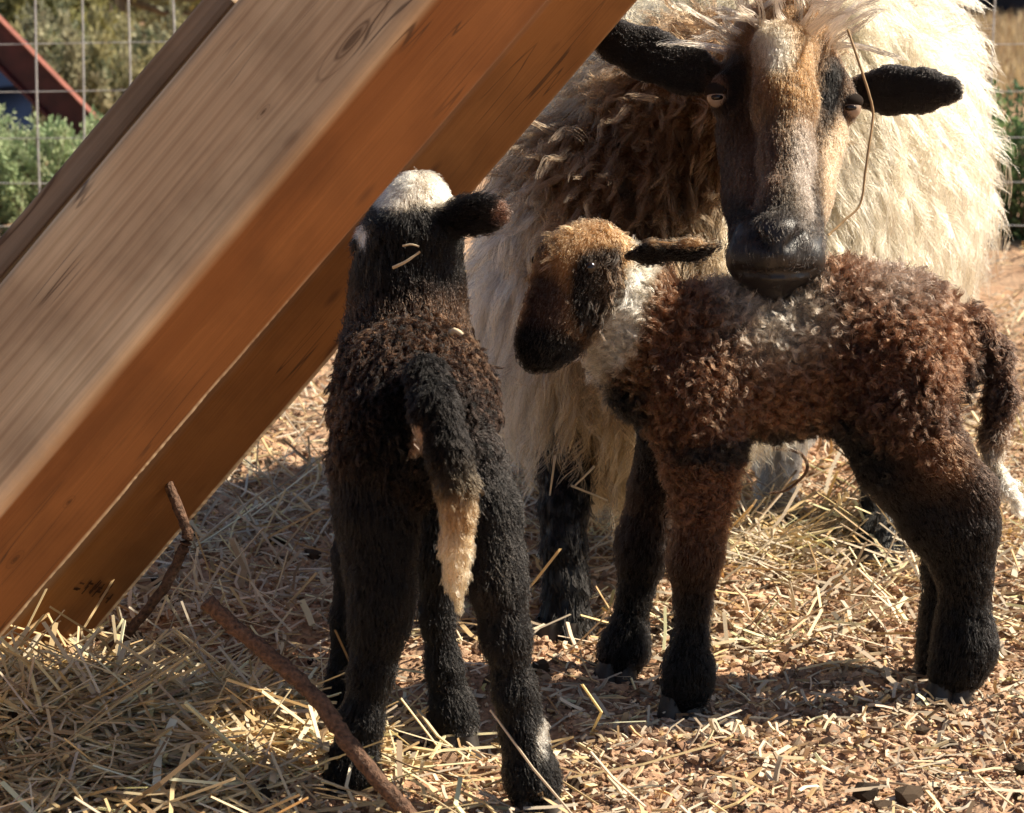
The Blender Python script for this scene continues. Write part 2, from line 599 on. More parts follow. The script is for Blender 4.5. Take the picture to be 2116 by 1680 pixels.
def wood_mat(name, seed, light, dark, grey, knots=()):
    m, n, l, b = new_mat(name)
    tc = n.new("ShaderNodeTexCoord")
    mp = n.new("ShaderNodeMapping")
    mp.inputs["Scale"].default_value = (1.0, 1, 1)
    mp.inputs["Location"].default_value = (seed, seed * .7, .013 * seed)
    l.new(tc.outputs["Object"], mp.inputs["Vector"])
    # slow wander of the grain along the stick
    ms = n.new("ShaderNodeMapping"); ms.inputs["Scale"].default_value = (3.2, 9, 9)
    l.new(mp.outputs[0], ms.inputs["Vector"])
    wn_ = n.new("ShaderNodeTexNoise"); wn_.inputs["Scale"].default_value = 1; wn_.inputs["Detail"].default_value = 3
    l.new(ms.outputs[0], wn_.inputs["Vector"])
    mw = n.new("ShaderNodeMapping"); mw.inputs["Scale"].default_value = (.35, 1, 1)
    l.new(mp.outputs[0], mw.inputs["Vector"])
    ad = n.new("ShaderNodeVectorMath"); ad.operation = 'MULTIPLY_ADD'
    l.new(wn_.outputs["Color"], ad.inputs[0]); ad.inputs[1].default_value = (.0, .007, .007)
    l.new(mw.outputs[0], ad.inputs[2])
    wv = n.new("ShaderNodeTexWave"); wv.wave_type = 'RINGS'; wv.rings_direction = 'X'; wv.wave_profile = 'SAW'
    wv.inputs["Scale"].default_value = 24; wv.inputs["Distortion"].default_value = .6; wv.inputs["Detail"].default_value = 2
    wv.inputs["Detail Scale"].default_value = 2
    l.new(ad.outputs[0], wv.inputs["Vector"])
    rp = n.new("ShaderNodeValToRGB")
    e = rp.color_ramp.elements
    e[0].position, e[0].color = 0, (1, 1, 1, 1)
    e[1].position, e[1].color = 1, (.93, .92, .9, 1)
    x = e.new(.60); x.color = (.98, .97, .96, 1)
    x = e.new(.86); x.color = (.80, .75, .70, 1)
    l.new(wv.outputs["Fac"], rp.inputs[0])
    # fine fibres
    mf = n.new("ShaderNodeMapping"); mf.inputs["Scale"].default_value = (6, 420, 420)
    l.new(tc.outputs["Object"], mf.inputs["Vector"])
    nf = n.new("ShaderNodeTexNoise"); nf.inputs["Scale"].default_value = 1; nf.inputs["Detail"].default_value = 4
    l.new(mf.outputs[0], nf.inputs["Vector"])
    rf = n.new("ShaderNodeValToRGB")
    rf.color_ramp.elements[0].position, rf.color_ramp.elements[1].position = .3, .7
    rf.color_ramp.elements[0].color = (.84, .83, .82, 1); rf.color_ramp.elements[1].color = (1.06, 1.06, 1.06, 1)
    l.new(nf.outputs["Fac"], rf.inputs[0])
    m1 = n.new("ShaderNodeMix"); m1.data_type = 'RGBA'; m1.blend_type = 'MULTIPLY'; m1.inputs["Factor"].default_value = 1
    l.new(rp.outputs[0], m1.inputs["A"]); l.new(rf.outputs[0], m1.inputs["B"])
    # weathered grey blotches and smudges, more on the side that lies open to rain
    mg = n.new("ShaderNodeMapping"); mg.inputs["Scale"].default_value = (7, 16, 16)
    l.new(mp.outputs[0], mg.inputs["Vector"])
    ng = n.new("ShaderNodeTexNoise"); ng.inputs["Scale"].default_value = 1; ng.inputs["Detail"].default_value = 5
    l.new(mg.outputs[0], ng.inputs["Vector"])
    rg = n.new("ShaderNodeMapRange"); rg.inputs["From Min"].default_value = .42; rg.inputs["From Max"].default_value = .72
    rg.inputs["To Max"].default_value = .4
    l.new(ng.outputs["Fac"], rg.inputs["Value"])
    at = n.new("ShaderNodeAttribute"); at.attribute_name = "weather"
    mm = n.new("ShaderNodeMath"); mm.operation = 'MULTIPLY_ADD'
    l.new(rg.outputs[0], mm.inputs[0]); l.new(at.outputs["Fac"], mm.inputs[1])
    mb = n.new("ShaderNodeMath"); mb.operation = 'MULTIPLY'; mb.inputs[1].default_value = .62
    l.new(at.outputs["Fac"], mb.inputs[0]); l.new(mb.outputs[0], mm.inputs[2])
    m2 = n.new("ShaderNodeMix"); m2.data_type = 'RGBA'
    m2.inputs["B"].default_value = (*grey, 1)
    m2.inputs["A"].default_value = (*light, 1)
    l.new(mm.outputs[0], m2.inputs["Factor"])
    m2b = n.new("ShaderNodeMix"); m2b.data_type = 'RGBA'; m2b.blend_type = 'MULTIPLY'; m2b.inputs["Factor"].default_value = 1
    l.new(m2.outputs["Result"], m2b.inputs["A"]); l.new(m1.outputs["Result"], m2b.inputs["B"])
    # grime: broad faint stains
    ns_ = n.new("ShaderNodeTexNoise"); ns_.inputs["Scale"].default_value = 14; ns_.inputs["Detail"].default_value = 6
    l.new(tc.outputs["Object"], ns_.inputs["Vector"])
    rs_ = n.new("ShaderNodeValToRGB")
    rs_.color_ramp.elements[0].position, rs_.color_ramp.elements[1].position = .36, .55
    rs_.color_ramp.elements[0].color = (.8, .79, .78, 1); rs_.color_ramp.elements[1].color = (1, 1, 1, 1)
    l.new(ns_.outputs["Fac"], rs_.inputs[0])
    m2c = n.new("ShaderNodeMix"); m2c.data_type = 'RGBA'; m2c.blend_type = 'MULTIPLY'; m2c.inputs["Factor"].default_value = 1
    l.new(m2b.outputs["Result"], m2c.inputs["A"]); l.new(rs_.outputs[0], m2c.inputs["B"])
    # small knots and resin flecks
    mk = n.new("ShaderNodeMapping"); mk.inputs["Scale"].default_value = (9, 17, 17)
    l.new(mp.outputs[0], mk.inputs["Vector"])
    vk = n.new("ShaderNodeTexVoronoi"); vk.inputs["Scale"].default_value = 1
    l.new(mk.outputs[0], vk.inputs["Vector"])
    rk = n.new("ShaderNodeMapRange"); rk.inputs["From Min"].default_value = .05; rk.inputs["From Max"].default_value = .14
    rk.inputs["To Min"].default_value = .75; rk.inputs["To Max"].default_value = 0
    l.new(vk.outputs["Distance"], rk.inputs["Value"])
    m3 = n.new("ShaderNodeMix"); m3.data_type = 'RGBA'
    m3.inputs["B"].default_value = (.13, .055, .022, 1)
    l.new(rk.outputs[0], m3.inputs["Factor"]); l.new(m2c.outputs["Result"], m3.inputs["A"])
    # drying cracks: thin broken dark lines with the grain
    mc_ = n.new("ShaderNodeMapping"); mc_.inputs["Scale"].default_value = (2.2, 34, 34)
    l.new(mp.outputs[0], mc_.inputs["Vector"])
    nc_ = n.new("ShaderNodeTexNoise"); nc_.inputs["Scale"].default_value = 1; nc_.inputs["Detail"].default_value = 2
    l.new(mc_.outputs[0], nc_.inputs["Vector"])
    s1 = n.new("ShaderNodeMath"); s1.operation = 'SUBTRACT'; s1.inputs[1].default_value = .5
    l.new(nc_.outputs["Fac"], s1.inputs[0])
    s2 = n.new("ShaderNodeMath"); s2.operation = 'ABSOLUTE'
    l.new(s1.outputs[0], s2.inputs[0])
    s3 = n.new("ShaderNodeMapRange"); s3.inputs["From Min"].default_value = .003; s3.inputs["From Max"].default_value = .009
    s3.inputs["To Min"].default_value = .75; s3.inputs["To Max"].default_value = 0
    l.new(s2.outputs[0], s3.inputs["Value"])
    nd_ = n.new("ShaderNodeTexNoise"); nd_.inputs["Scale"].default_value = 6; nd_.inputs["Detail"].default_value = 1
    l.new(mp.outputs[0], nd_.inputs["Vector"])
    s4 = n.new("ShaderNodeMapRange"); s4.inputs["From Min"].default_value = .54; s4.inputs["From Max"].default_value = .60
    l.new(nd_.outputs["Fac"], s4.inputs["Value"])
    s5 = n.new("ShaderNodeMath"); s5.operation = 'MULTIPLY'
    l.new(s3.outputs[0], s5.inputs[0]); l.new(s4.outputs[0], s5.inputs[1])
    m3c = n.new("ShaderNodeMix"); m3c.data_type = 'RGBA'; m3c.inputs["B"].default_value = (.07, .035, .018, 1)
    l.new(s5.outputs[0], m3c.inputs["Factor"]); l.new(m3.outputs["Result"], m3c.inputs["A"])
    m3 = m3c
    aw = n.new("ShaderNodeAttribute"); aw.attribute_name = "sunlit_edge"
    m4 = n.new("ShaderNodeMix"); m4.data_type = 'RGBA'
    m4.inputs["B"].default_value = (.82, .62, .40, 1)  # pale tone of the sunlit edges painted into the wood
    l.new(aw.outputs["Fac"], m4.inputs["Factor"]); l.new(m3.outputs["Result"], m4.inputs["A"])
    last = m4.outputs["Result"]
    for (kx, ky, kz, rx, ry) in knots:                   # knots: dark heart, ring and swirled fibre round it
        sb = n.new("ShaderNodeVectorMath"); sb.operation = 'SUBTRACT'; sb.inputs[1].default_value = (kx, ky, kz)
        l.new(tc.outputs["Object"], sb.inputs[0])
        sc = n.new("ShaderNodeVectorMath"); sc.operation = 'MULTIPLY'; sc.inputs[1].default_value = (1 / rx, 1 / ry, 1 / ry)
        l.new(sb.outputs[0], sc.inputs[0])
        ln = n.new("ShaderNodeVectorMath"); ln.operation = 'LENGTH'
        l.new(sc.outputs[0], ln.inputs[0])
        kr = n.new("ShaderNodeValToRGB")
        ke = kr.color_ramp.elements
        ke[0].position, ke[0].color = 0, (.75, .75, .75, 1)
        ke[1].position, ke[1].color = 1, (0, 0, 0, 1)
        for ps, vv in ((.18, .8), (.28, .35), (.36, .7), (.44, .12), (.72, .1), (.78, .4), (.86, .05)):
            q_ = ke.new(ps); q_.color = (vv, vv, vv, 1)
        l.new(ln.outputs["Value"], kr.inputs[0])
        mk_ = n.new("ShaderNodeMix"); mk_.data_type = 'RGBA'
        mk_.inputs["B"].default_value = (*[.55 * a for a in dark], 1)
        l.new(kr.outputs[0], mk_.inputs["Factor"]); l.new(last, mk_.inputs["A"])
        last = mk_.outputs["Result"]
    l.new(last, b.inputs["Base Color"])
    bp = n.new("ShaderNodeBump"); bp.inputs["Strength"].default_value = .35; bp.inputs["Distance"].default_value = .0012
    l.new(nf.outputs["Fac"], bp.inputs["Height"]); l.new(bp.outputs[0], b.inputs["Normal"])
    b.inputs["Roughness"].default_value = .62
    b.inputs["Specular IOR Level"].default_value = .3
    return m


def timber(name, A, B, w1, w2, alpha, mat, label, cham=.007, parent=None, weather=(1, 0), rough=(0, 0)):
    """squared timber whose nearest arris runs A-B; one side turns up and away by alpha, the other down"""
    A, B = np.asarray(A, float), np.asarray(B, float)
    L = np.linalg.norm(B - A)
    d = (B - A) / L
    mid = (A + B) / 2
    c = CAMP - mid
    c = nrm(c - (c @ d) * d)
    ul = nrm(np.cross(c, d))            # up-left in the picture plane
    if ul[2] < 0:
        ul = -ul
    t1 = math.cos(alpha) * ul - math.sin(alpha) * c
    t2 = -math.sin(alpha) * ul - math.cos(alpha) * c
    NL = 620
    r = cham
    prof = []
    for (cx, cy, a0) in ((r, r, math.pi), (w1 - r, r, -math.pi / 2), (w1 - r, w2 - r, 0), (r, w2 - r, math.pi / 2)):
        ring = [(cx + r * math.cos(a0 + s * math.pi / 2), cy + r * math.sin(a0 + s * math.pi / 2)) for s in (0, .5, 1)]
        t0_, t1_ = (-math.sin(a0), math.cos(a0)), (math.cos(a0), math.sin(a0))
        g = min(.003, (min(w1, w2) - 2 * r) * .2)
        pre = [(ring[0][0] - t0_[0] * g * f_, ring[0][1] - t0_[1] * g * f_) for f_ in (2.2, 1)]
        post = [(ring[2][0] - t1_[0] * g * f_, ring[2][1] - t1_[1] * g * f_) for f_ in (1, 2.2)]
        prof += pre + ring + post
    prof = np.array(prof)
    s = np.linspace(0, L, NL)
    V = []
    for k, x in enumerate(s):
        wob = 1.0
        V.append(np.stack([np.full(len(prof), x), prof[:, 0], prof[:, 1]], 1))
    V = np.concatenate(V)
    pi_ = np.arange(len(prof))
    ci = np.tile(np.where((pi_ % 7 > 1) & (pi_ % 7 < 5), pi_ // 7, 9), NL)
    tt = V[:, 0] / L
    tri_ = np.abs((V[:, 0] / .011 + 6 * fnoise(np.stack([V[:, 0] * 60, ci * 3.1, ci * 0.0], 1), 2)) % 1 - .5) * 2
    for corner, upto in ((0, rough[0]), (3, rough[1])):      # handled, splintered arrises towards the lower end
        if upto:
            am = .0009 * (.4 + .6 * tri_) * (ci == corner) * (1 - sstep(upto * .8, upto, tt)) * (.55 + .45 * fnoise(V * 40, 2))
            sg = np.array([1, 1]) if corner == 0 else np.array([1, -1])
            V[:, 1] += am * sg[0]
            V[:, 2] += am * sg[1]
    q = np.stack([V[:, 0] * 9, V[:, 1] * 20, V[:, 2] * 20], 1)
    V[:, 1] += .0011 * fnoise(q, 3)
    V[:, 2] += .0011 * fnoise(q + 31, 3)
    np_ = len(prof)
    i = (np.arange(NL - 1)[:, None] * np_ + np.arange(np_)[None]).ravel()
    j = (np.arange(NL - 1)[:, None] * np_ + (np.arange(np_)[None] + 1) % np_).ravel()
    quads = np.stack([i, i + np_, j + np_, j], 1)
    nb = len(V)
    V = np.concatenate([V, [[0, w1 / 2, w2 / 2], [L, w1 / 2, w2 / 2]]])
    a = np.arange(np_)
    caps = np.concatenate([np.stack([np.full(np_, nb), a, (a + 1) % np_], 1),
                           np.stack([np.full(np_, nb + 1), (NL - 1) * np_ + (a + 1) % np_, (NL - 1) * np_ + a], 1)])
    me = fast_mesh(name, V, [quads, caps], smooth=True)
    wa = me.attributes.new("weather", 'FLOAT', 'POINT')
    wv = np.where(V[:, 2] < r * .9, weather[0], weather[1]).astype(np.float32)
    cv = np.concatenate([ci, [9, 9]])
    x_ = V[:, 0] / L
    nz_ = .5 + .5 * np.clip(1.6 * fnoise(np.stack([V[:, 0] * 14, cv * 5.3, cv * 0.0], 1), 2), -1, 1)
    sunlit_edge = np.where(cv == 0, 1 - sstep(rough[0] * .6, rough[0] + 1e-3, x_), 0) + np.where(cv == 3, 1 - sstep(rough[1] * .7, rough[1] + 1e-3, x_), 0)
    sunlit_edge = (sunlit_edge * (.55 + .45 * nz_)).astype(np.float32)            # pale strip painted along the lower arrises for the sun on them
    ea = me.attributes.new("sunlit_edge", 'FLOAT', 'POINT')
    ea.data.foreach_set("value", sunlit_edge)
    wv = wv.astype(np.float32)
    wa.data.foreach_set("value", wv)
    o = link(name, me, None, mat)
    from mathutils import Matrix
    M = Matrix.Identity(4)
    for k in range(3):
        M[k][0], M[k][1], M[k][2], M[k][3] = d[k], t1[k], t2[k], A[k]
    if M.to_3x3().determinant() < 0:
        me.flip_normals()
    o.matrix_world = M
    tag(o, label, "timber")
    return o, (d, t1, t2)


AL = math.radians(34)
wm2 = wood_mat("pine_orange", 4.3, (.38, .165, .050), (.18, .07, .02), (.33, .25, .17))
wm3 = wood_mat("pine_brown", 8.1, (.34, .22, .12), (.17, .095, .045), (.27, .2, .14))


def lineP(off, x0, x1, Y0, Y1, dirx=.6485, diry=-.7612):
    """two points on the picture line with normal offset off, at abscissae x0,x1"""
    f = lambda x: (off - .7612 * x) / .6485
    return P(x0, f(x0), Y0), P(x1, f(x1), Y1)


A1, B1 = lineP(679, -700, 1500, 1.765, 1.815)


def along(A, B, x, off):
    """distance from A along the stick and across it for a point at picture abscissa x and line offset off"""
    return (x + 700) / 2200 * np.linalg.norm(B - A)


wm1 = wood_mat("pine_weathered", 1.0, (.30, .125, .040), (.15, .06, .018), (.80, .59, .355),
               [(along(A1, B1, 819, 0), .031, 0, .05, .012), (along(A1, B1, 669, 0), .05, 0, .009, .003), (along(A1, B1, 77, 0), 0, .069, .008, .006), (along(A1, B1, -33, 0), 0, .064, .012, .008)])
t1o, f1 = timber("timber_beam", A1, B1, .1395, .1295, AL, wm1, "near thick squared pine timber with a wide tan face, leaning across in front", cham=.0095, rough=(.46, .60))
A2, B2 = lineP(852, 20, 1640, 2.235, 2.285)
d2 = nrm(B2 - A2)
A2 = A2 - d2 * (.075)
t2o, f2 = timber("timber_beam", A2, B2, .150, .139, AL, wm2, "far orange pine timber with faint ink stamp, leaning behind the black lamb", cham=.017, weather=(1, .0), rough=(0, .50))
A3, B3 = lineP(372, -900, 485, 1.885, 1.91)
t3o, f3 = timber("timber_plank", A3, B3, .021, .08, math.radians(14), wm3, "thin weathered brown plank lying against the back of the near timber", cham=.002, weather=(1, .6))

# faint illegible ink stamp on the far timber: short strokes lying on its lower face
M_ink = plain_mat("ink", (.10, .036, .012), .8, var=.3)
sv, sq = [], []
Mi = t2o.matrix_world.inverted()
a0 = np.array(Mi @ Vector(P(178, 1205, 2.29)))
for k in range(6):
    for j in range(4):
        cx_, cz_ = a0[0] + rng.uniform(-.007, .007), .048 + k * .0105 + rng.uniform(-.0035, .0035)
        wx, wz = (.0055, .0011) if rng.random() < .5 else (.0011, .0036)
        o_ = len(sv) * 4
        sv.append([(cx_ - wx, -.0016, cz_ - wz), (cx_ + wx, -.0016, cz_ - wz), (cx_ + wx, -.0016, cz_ + wz), (cx_ - wx, -.0016, cz_ + wz)])
        sq.append((o_, o_ + 1, o_ + 2, o_ + 3))
so = link("ink_stamp", fast_mesh("ink_stamp", np.array(sv).reshape(-1, 3), np.array(sq), smooth=False), None, M_ink)
so.parent = t2o

# ------------------------------------------------------------------ animals
M_skin = attr_mat("coat_skin", .9, .1)
M_nose = attr_mat("nose_skin", .34, .5, (700, .5, .001))
M_wool = hair_mat("wool_fibre", .45, .7, 1.42)
M_black = hair_mat("black_fibre", .5, .7, 1.14)
M_fur = hair_mat("fur_fibre", .36, .6, 1.30)
BLACK, BROWN, DBROWN, CREAM, TAN, GREY = (.005, .0045, .0045), (.072, .032, .0165), (.022, .012, .008), (.82, .71, .54), (.26, .135, .058), (.2, .18, .16)
ysq = lambda s: (np.array([0, 1.0, 0]), s)

m_eye, n, l, b = new_mat("eye_wet")
b.inputs["Base Color"].default_value = (.012, .007, .004, 1); b.inputs["Roughness"].default_value = .06
m_iris, n, l, b = new_mat("eye_amber")
b.inputs["Base Color"].default_value = (.36, .27, .20, 1); b.inputs["Roughness"].default_value = .1
m_hoof = plain_mat("hoof_horn", (.05, .042, .036), .45, var=.4, scale=90)


def build_animal(root, body, res, it=3, mat=None):
    body.mesh(res, it)
    me = fast_mesh("body", body.v, body.q, body.color(body.v) * .8)
    return link("body", me, root, mat or M_skin)


def hoof(root, x, y, Y, r, dirx=0.0):
    """cloven hoof under a foot: two horn toes in one mesh"""
    c = P(x, y, Y)
    m = mpp(y, Y)
    V, Q = [], []
    for s in (-1, 1):
        u, v = np.meshgrid(np.linspace(0, 2 * np.pi, 14, endpoint=False), np.linspace(0, 1, 6), indexing='ij')
        rad = r * m * (.86 - .20 * v)
        q = np.stack([rad * np.cos(u) * .8 + s * r * m * .42 + dirx * r * m * (1 - v), rad * np.sin(u) - .2 * r * m * (1 - v), v * r * m * 1.2 - .006], -1).reshape(-1, 3)
        i = np.arange(14)[:, None] * 6 + np.arange(5)[None]
        j = ((np.arange(14)[:, None] + 1) % 14) * 6 + np.arange(5)[None]
        Q.append(np.stack([i, j, j + 1, i + 1], -1).reshape(-1, 4) + len(V) * 84)
        V.append(q + np.array([c[0], c[1], 0]))
    link("hoof", fast_mesh("hoof", np.concatenate(V), np.concatenate(Q)), root, m_hoof)


# ---- brown lamb standing side-on
rl = empty("lamb", P(1650, 1440, 2.22) * np.array([1, 1, 0]), "curly brown lamb standing side-on with a cream collar, nuzzled on its back by the ewe", "lamb", "newborn lambs")
R = Body("brown_lamb", dict(body=.013, neck=.010, head=.003, leg=.004, tail=.009, ear=.002))
R.chain([(1380, 745, 2.215, 150), (1500, 745, 2.22, 158), (1620, 755, 2.225, 152), (1740, 705, 2.23, 163), (1860, 715, 2.235, 146), (1925, 745, 2.24, 100)], 'body', BROWN, .03, ysq(.82))
R.chain([(1430, 800, 2.185, 115), (1450, 940, 2.18, 90), (1452, 1040, 2.175, 66)], 'body', BROWN, .03)
R.chain([(1345, 715, 2.21, 125), (1290, 640, 2.20, 104), (1250, 590, 2.19, 90)], 'neck', (.17, .10, .055), .03)
R.chain([(1225, 535, 2.175, 84), (1190, 555, 2.165, 82)], 'head', TAN, .02, groom=(-.3, 0, -.9))
R.chain([(1190, 560, 2.165, 78), (1150, 640, 2.15, 60), (1120, 705, 2.14, 47), (1112, 730, 2.138, 42)], 'head', DBROWN, .02, cols=[TAN, DBROWN, BLACK])
R.chain([(1240, 610, 2.175, 66), (1160, 710, 2.15, 40)], 'head', BLACK, .02)
R.chain([(1300, 530, 2.13, 22), (1350, 522, 2.12, 33), (1430, 517, 2.115, 34), (1494, 510, 2.115, 13)], 'ear', BLACK, .010, (np.array([0, .9, .45]), .3))
R.chain([(1190, 490, 2.23, 25), (1170, 500, 2.30, 30)], 'ear', BLACK, .012, (np.array([.3, .2, .9]), .4))
LEGK = .014
R.chain([(1452, 1040, 2.172, 62), (1440, 1130, 2.168, 54), (1434, 1170, 2.165, 52), (1431, 1240, 2.165, 36), (1427, 1325, 2.162, 37), (1422, 1385, 2.157, 53), (1418, 1440, 2.152, 55)], 'leg', BLACK, LEGK, cols=[BROWN, DBROWN] + [BLACK] * 6)
R.chain([(1390, 880, 2.265, 75), (1350, 1010, 2.275, 50), (1330, 1110, 2.275, 54), (1326, 1150, 2.27, 52), (1312, 1230, 2.268, 36), (1300, 1295, 2.265, 37), (1290, 1340, 2.262, 52), (1280, 1375, 2.255, 52)], 'leg', BLACK, LEGK, cols=[BLACK, DBROWN] + [BLACK] * 6)
R.chain([(1860, 770, 2.19, 125), (1862, 830, 2.18, 102)], 'body', BROWN, .03)
R.chain([(1860, 850, 2.18, 92), (1930, 945, 2.175, 74), (2000, 1015, 2.185, 56)], 'leg', DBROWN, .02)
R.chain([(1765, 850, 2.20, 66), (1850, 965, 2.195, 74), (1935, 1070, 2.19, 72), (1975, 1150, 2.19, 60)], 'leg', BLACK, .02)
R.chain([(2004, 1020, 2.19, 62), (1998, 1090, 2.19, 66), (1994, 1190, 2.19, 54), (1992, 1280, 2.19, 54), (1994, 1335, 2.187, 66), (1976, 1385, 2.182, 62)], 'leg', BLACK, LEGK)
R.chain([(1850, 860, 2.27, 80), (1900, 970, 2.27, 65), (1965, 1060, 2.265, 60), (1962, 1180, 2.262, 56), (1958, 1270, 2.26, 54), (1960, 1325, 2.258, 62), (1948, 1368, 2.252, 58)], 'leg', BLACK, LEGK)
R.chain([(1960, 680, 2.24, 50), (2010, 665, 2.24, 44), (2058, 730, 2.24, 42), (2068, 820, 2.24, 42), (2055, 900, 2.238, 36), (2048, 945, 2.236, 30)], 'tail', DBROWN, .014, groom=(0, 0, -1), cols=[BROWN, DBROWN, DBROWN, DBROWN, BROWN])
R.chain([(2052, 940, 2.236, 22), (2078, 1000, 2.23, 15), (2108, 1050, 2.23, 8)], 'tail', CREAM, .010)
# markings
R.patch(1600, 905, 2.2, 230, 36, .2, BLACK, tags=('body',))
R.patch(1930, 930, 2.16, 80, 42, .1, (.075, .035, .018), tags=('leg',), rot=-.6)
R.patch(1770, 930, 2.18, 95, 42, .12, BLACK, tags=('leg', 'body'), rot=-.75)
R.patch(1270, 860, 2.2, 80, 90, .2, BLACK, tags=('body', 'leg', 'neck'), rot=.6)
R.patch(1610, 815, 2.16, 150, 58, .12, (.125, .066, .037), soft=.8, tags=('body',), amt=.8)
R.patch(1980, 790, 2.24, 35, 80, .1, BLACK, tags=('body',))
R.patch(1610, 665, 2.16, 95, 80, .12, (.42, .35, .27), soft=.8, tags=('body',), amt=.7)
R.patch(1500, 600, 2.18, 60, 40, .1, (.42, .35, .27), soft=.8, tags=('body',), amt=.6)
R.patch(1850, 600, 2.2, 70, 40, .12, (.42, .36, .3), soft=.8, tags=('body',), amt=.2)
R.patch(1298, 660, 2.16, 52, 150, .12, CREAM, rot=-.42, tags=('body', 'neck'), soft=.3)
R.patch(1235, 790, 2.16, 40, 70, .1, (.6, .5, .38), rot=-.5, tags=('body', 'neck'))
R.patch(1400, 660, 2.16, 60, 120, .1, BROWN, rot=-.25, tags=('body', 'neck'))
R.patch(1238, 588, 2.12, 66, 112, .08, BLACK, rot=-.15, tags=('head',), soft=.2)
R.patch(1125, 635, 2.15, 50, 85, .07, (.05, .028, .02), tags=('head',))
R.patch(1115, 735, 2.13, 85, 68, .08, BLACK, tags=('head',), soft=.25)
R.cut(*[1084, 728, R.surf(1084, 728)[1], 7], k=.003)
for i in range(9):
    q = (1098 + 11 * i, 752 - 6 * i)
    R.cut(*q, R.surf(*q)[1], 4, k=.002)
R.patch(1190, 470, 2.16, 110, 42, .1, TAN, tags=('head',))
R.patch(1108, 500, 2.17, 22, 28, .05, BLACK, tags=('head',))
R.patch(1415, 503, 2.10, 80, 10, .05, (.3, .17, .08), tags=('ear',))
R.patch(1310, 600, 2.16, 18, 90, .06, CREAM, tags=('head', 'neck'))
build_animal(rl, R, .0042)
coat(R, "fleece", 16000, 12, 10, .020, .4, .32, .1, .4, .0034, .42, (.0024, 1.6), .00029, colvar=.2, clumpvar=.3, tags=('body',), mat=M_wool, parent=rl,
     lenfn=lambda p, n, w: 1 - .4 * sstep(.29, .24, p[:, 2]))
coat(R, "frizz", 9000, 6, 6, .013, .4, .35, .1, .6, .006, .0, (.0016, 1.2), .00026, colvar=.3, clumpvar=.2, tags=('body',), mat=M_wool, parent=rl)
coat(R, "neck_wool", 4200, 9, 6, .018, .3, .3, .3, .2, .0035, .55, (.002, .6), .00033, tags=('neck',), mat=M_wool, parent=rl)
coat(R, "short_coat", 24000, 7, 4, .0072, .3, .10, 0, .16, .005, .1, (0, 0), .00025, tags=('leg', 'head', 'ear'), mat=M_fur, parent=rl, rootsink=.001,
     lenfn=lambda p, n, w: (.12 + .88 * sstep(.010, .030, p[:, 2])) * (1 - .4 * R.tagw(w, ('head', 'ear'))))
coat(R, "tail_wool", 2000, 9, 6, .014, .3, .25, .2, .2, .004, .5, (.002, .7), .00033, tags=('tail',), mat=M_wool, parent=rl)
for q in ((1410, 1450, 2.150, 46, -.1), (1278, 1385, 2.25, 44, -.3), (1968, 1395, 2.18, 50, -.2), (1940, 1372, 2.27, 46, -.2)):
    hoof(rl, *q)
e = P(1118, 545, 2.115)
for q in ((1218, 553, R.surf(1218, 553, -.0005)[1]), (1112, 540, R.surf(1112, 540, .005)[1])):
    link("eye", ellipsoid_mesh("eye", P(*q), (.0065, .0065, .0065)), rl, m_eye)

# ---- black lamb seen from behind
ll = empty("lamb", P(860, 1600, 1.98) * np.array([1, 1, 0]), "black lamb seen from behind with a white crown and tan-tipped tail, under the timbers", "lamb", "newborn lambs")
B_ = Body("black_lamb", dict(body=.007, neck=.004, head=.003, leg=.004, tail=.004, ear=.002))
DB = (.012, .0065, .0045)
B_.chain([(858, 890, 1.975, 165), (856, 840, 2.03, 165), (846, 775, 2.10, 140), (842, 755, 2.13, 125)], 'body', DB, .03)
B_.chain([(840, 700, 2.13, 118), (842, 600, 2.14, 104), (845, 520, 2.145, 98)], 'neck', BLACK, .03)
B_.chain([(855, 475, 2.145, 88), (866, 415, 2.155, 62)], 'head', BLACK, .02, groom=(0, -.3, -1))
B_.chain([(855, 470, 2.16, 82), (852, 480, 2.235, 45)], 'head', BLACK, .02)
B_.chain([(910, 452, 2.13, 30), (965, 447, 2.12, 42), (1005, 441, 2.12, 40), (1025, 438, 2.12, 22)], 'ear', BLACK, .01, (np.array([0, 1, .2]), .32))
B_.chain([(790, 485, 2.14, 26), (762, 500, 2.145, 28), (742, 515, 2.15, 20)], 'ear', BLACK, .01, (np.array([0, 1, .2]), .32))
B_.chain([(780, 960, 1.965, 105), (778, 1060, 1.955, 82), (784, 1150, 1.95, 68), (790, 1225, 1.945, 62), (785, 1290, 1.943, 55), (768, 1390, 1.94, 41), (746, 1490, 1.935, 40), (728, 1590, 1.93, 50), (722, 1625, 1.928, 52)], 'leg', BLACK, .018)
B_.chain([(965, 970, 1.96, 90), (1008, 1060, 1.94, 64), (1026, 1150, 1.925, 50), (1030, 1215, 1.915, 52), (1044, 1310, 1.91, 46), (1064, 1430, 1.907, 40), (1080, 1510, 1.905, 41), (1096, 1600, 1.902, 50), (1108, 1650, 1.90, 54)], 'leg', BLACK, .018)
B_.chain([(905, 1020, 2.08, 60), (904, 1150, 2.07, 44), (902, 1270, 2.07, 34), (918, 1380, 2.066, 35), (934, 1470, 2.062, 45), (944, 1515, 2.058, 50)], 'leg', BLACK, .014)
B_.chain([(770, 1000, 2.14, 60), (735, 1150, 2.13, 44), (722, 1280, 2.125, 36), (712, 1400, 2.125, 34), (708, 1460, 2.122, 42), (706, 1480, 2.12, 44)], 'leg', BLACK, .014)
B_.chain([(880, 770, 1.93, 50), (900, 850, 1.885, 50), (925, 930, 1.872, 48), (942, 1000, 1.866, 45), (948, 1050, 1.864, 42)], 'tail', BLACK, .014, groom=(0, 0, -1))
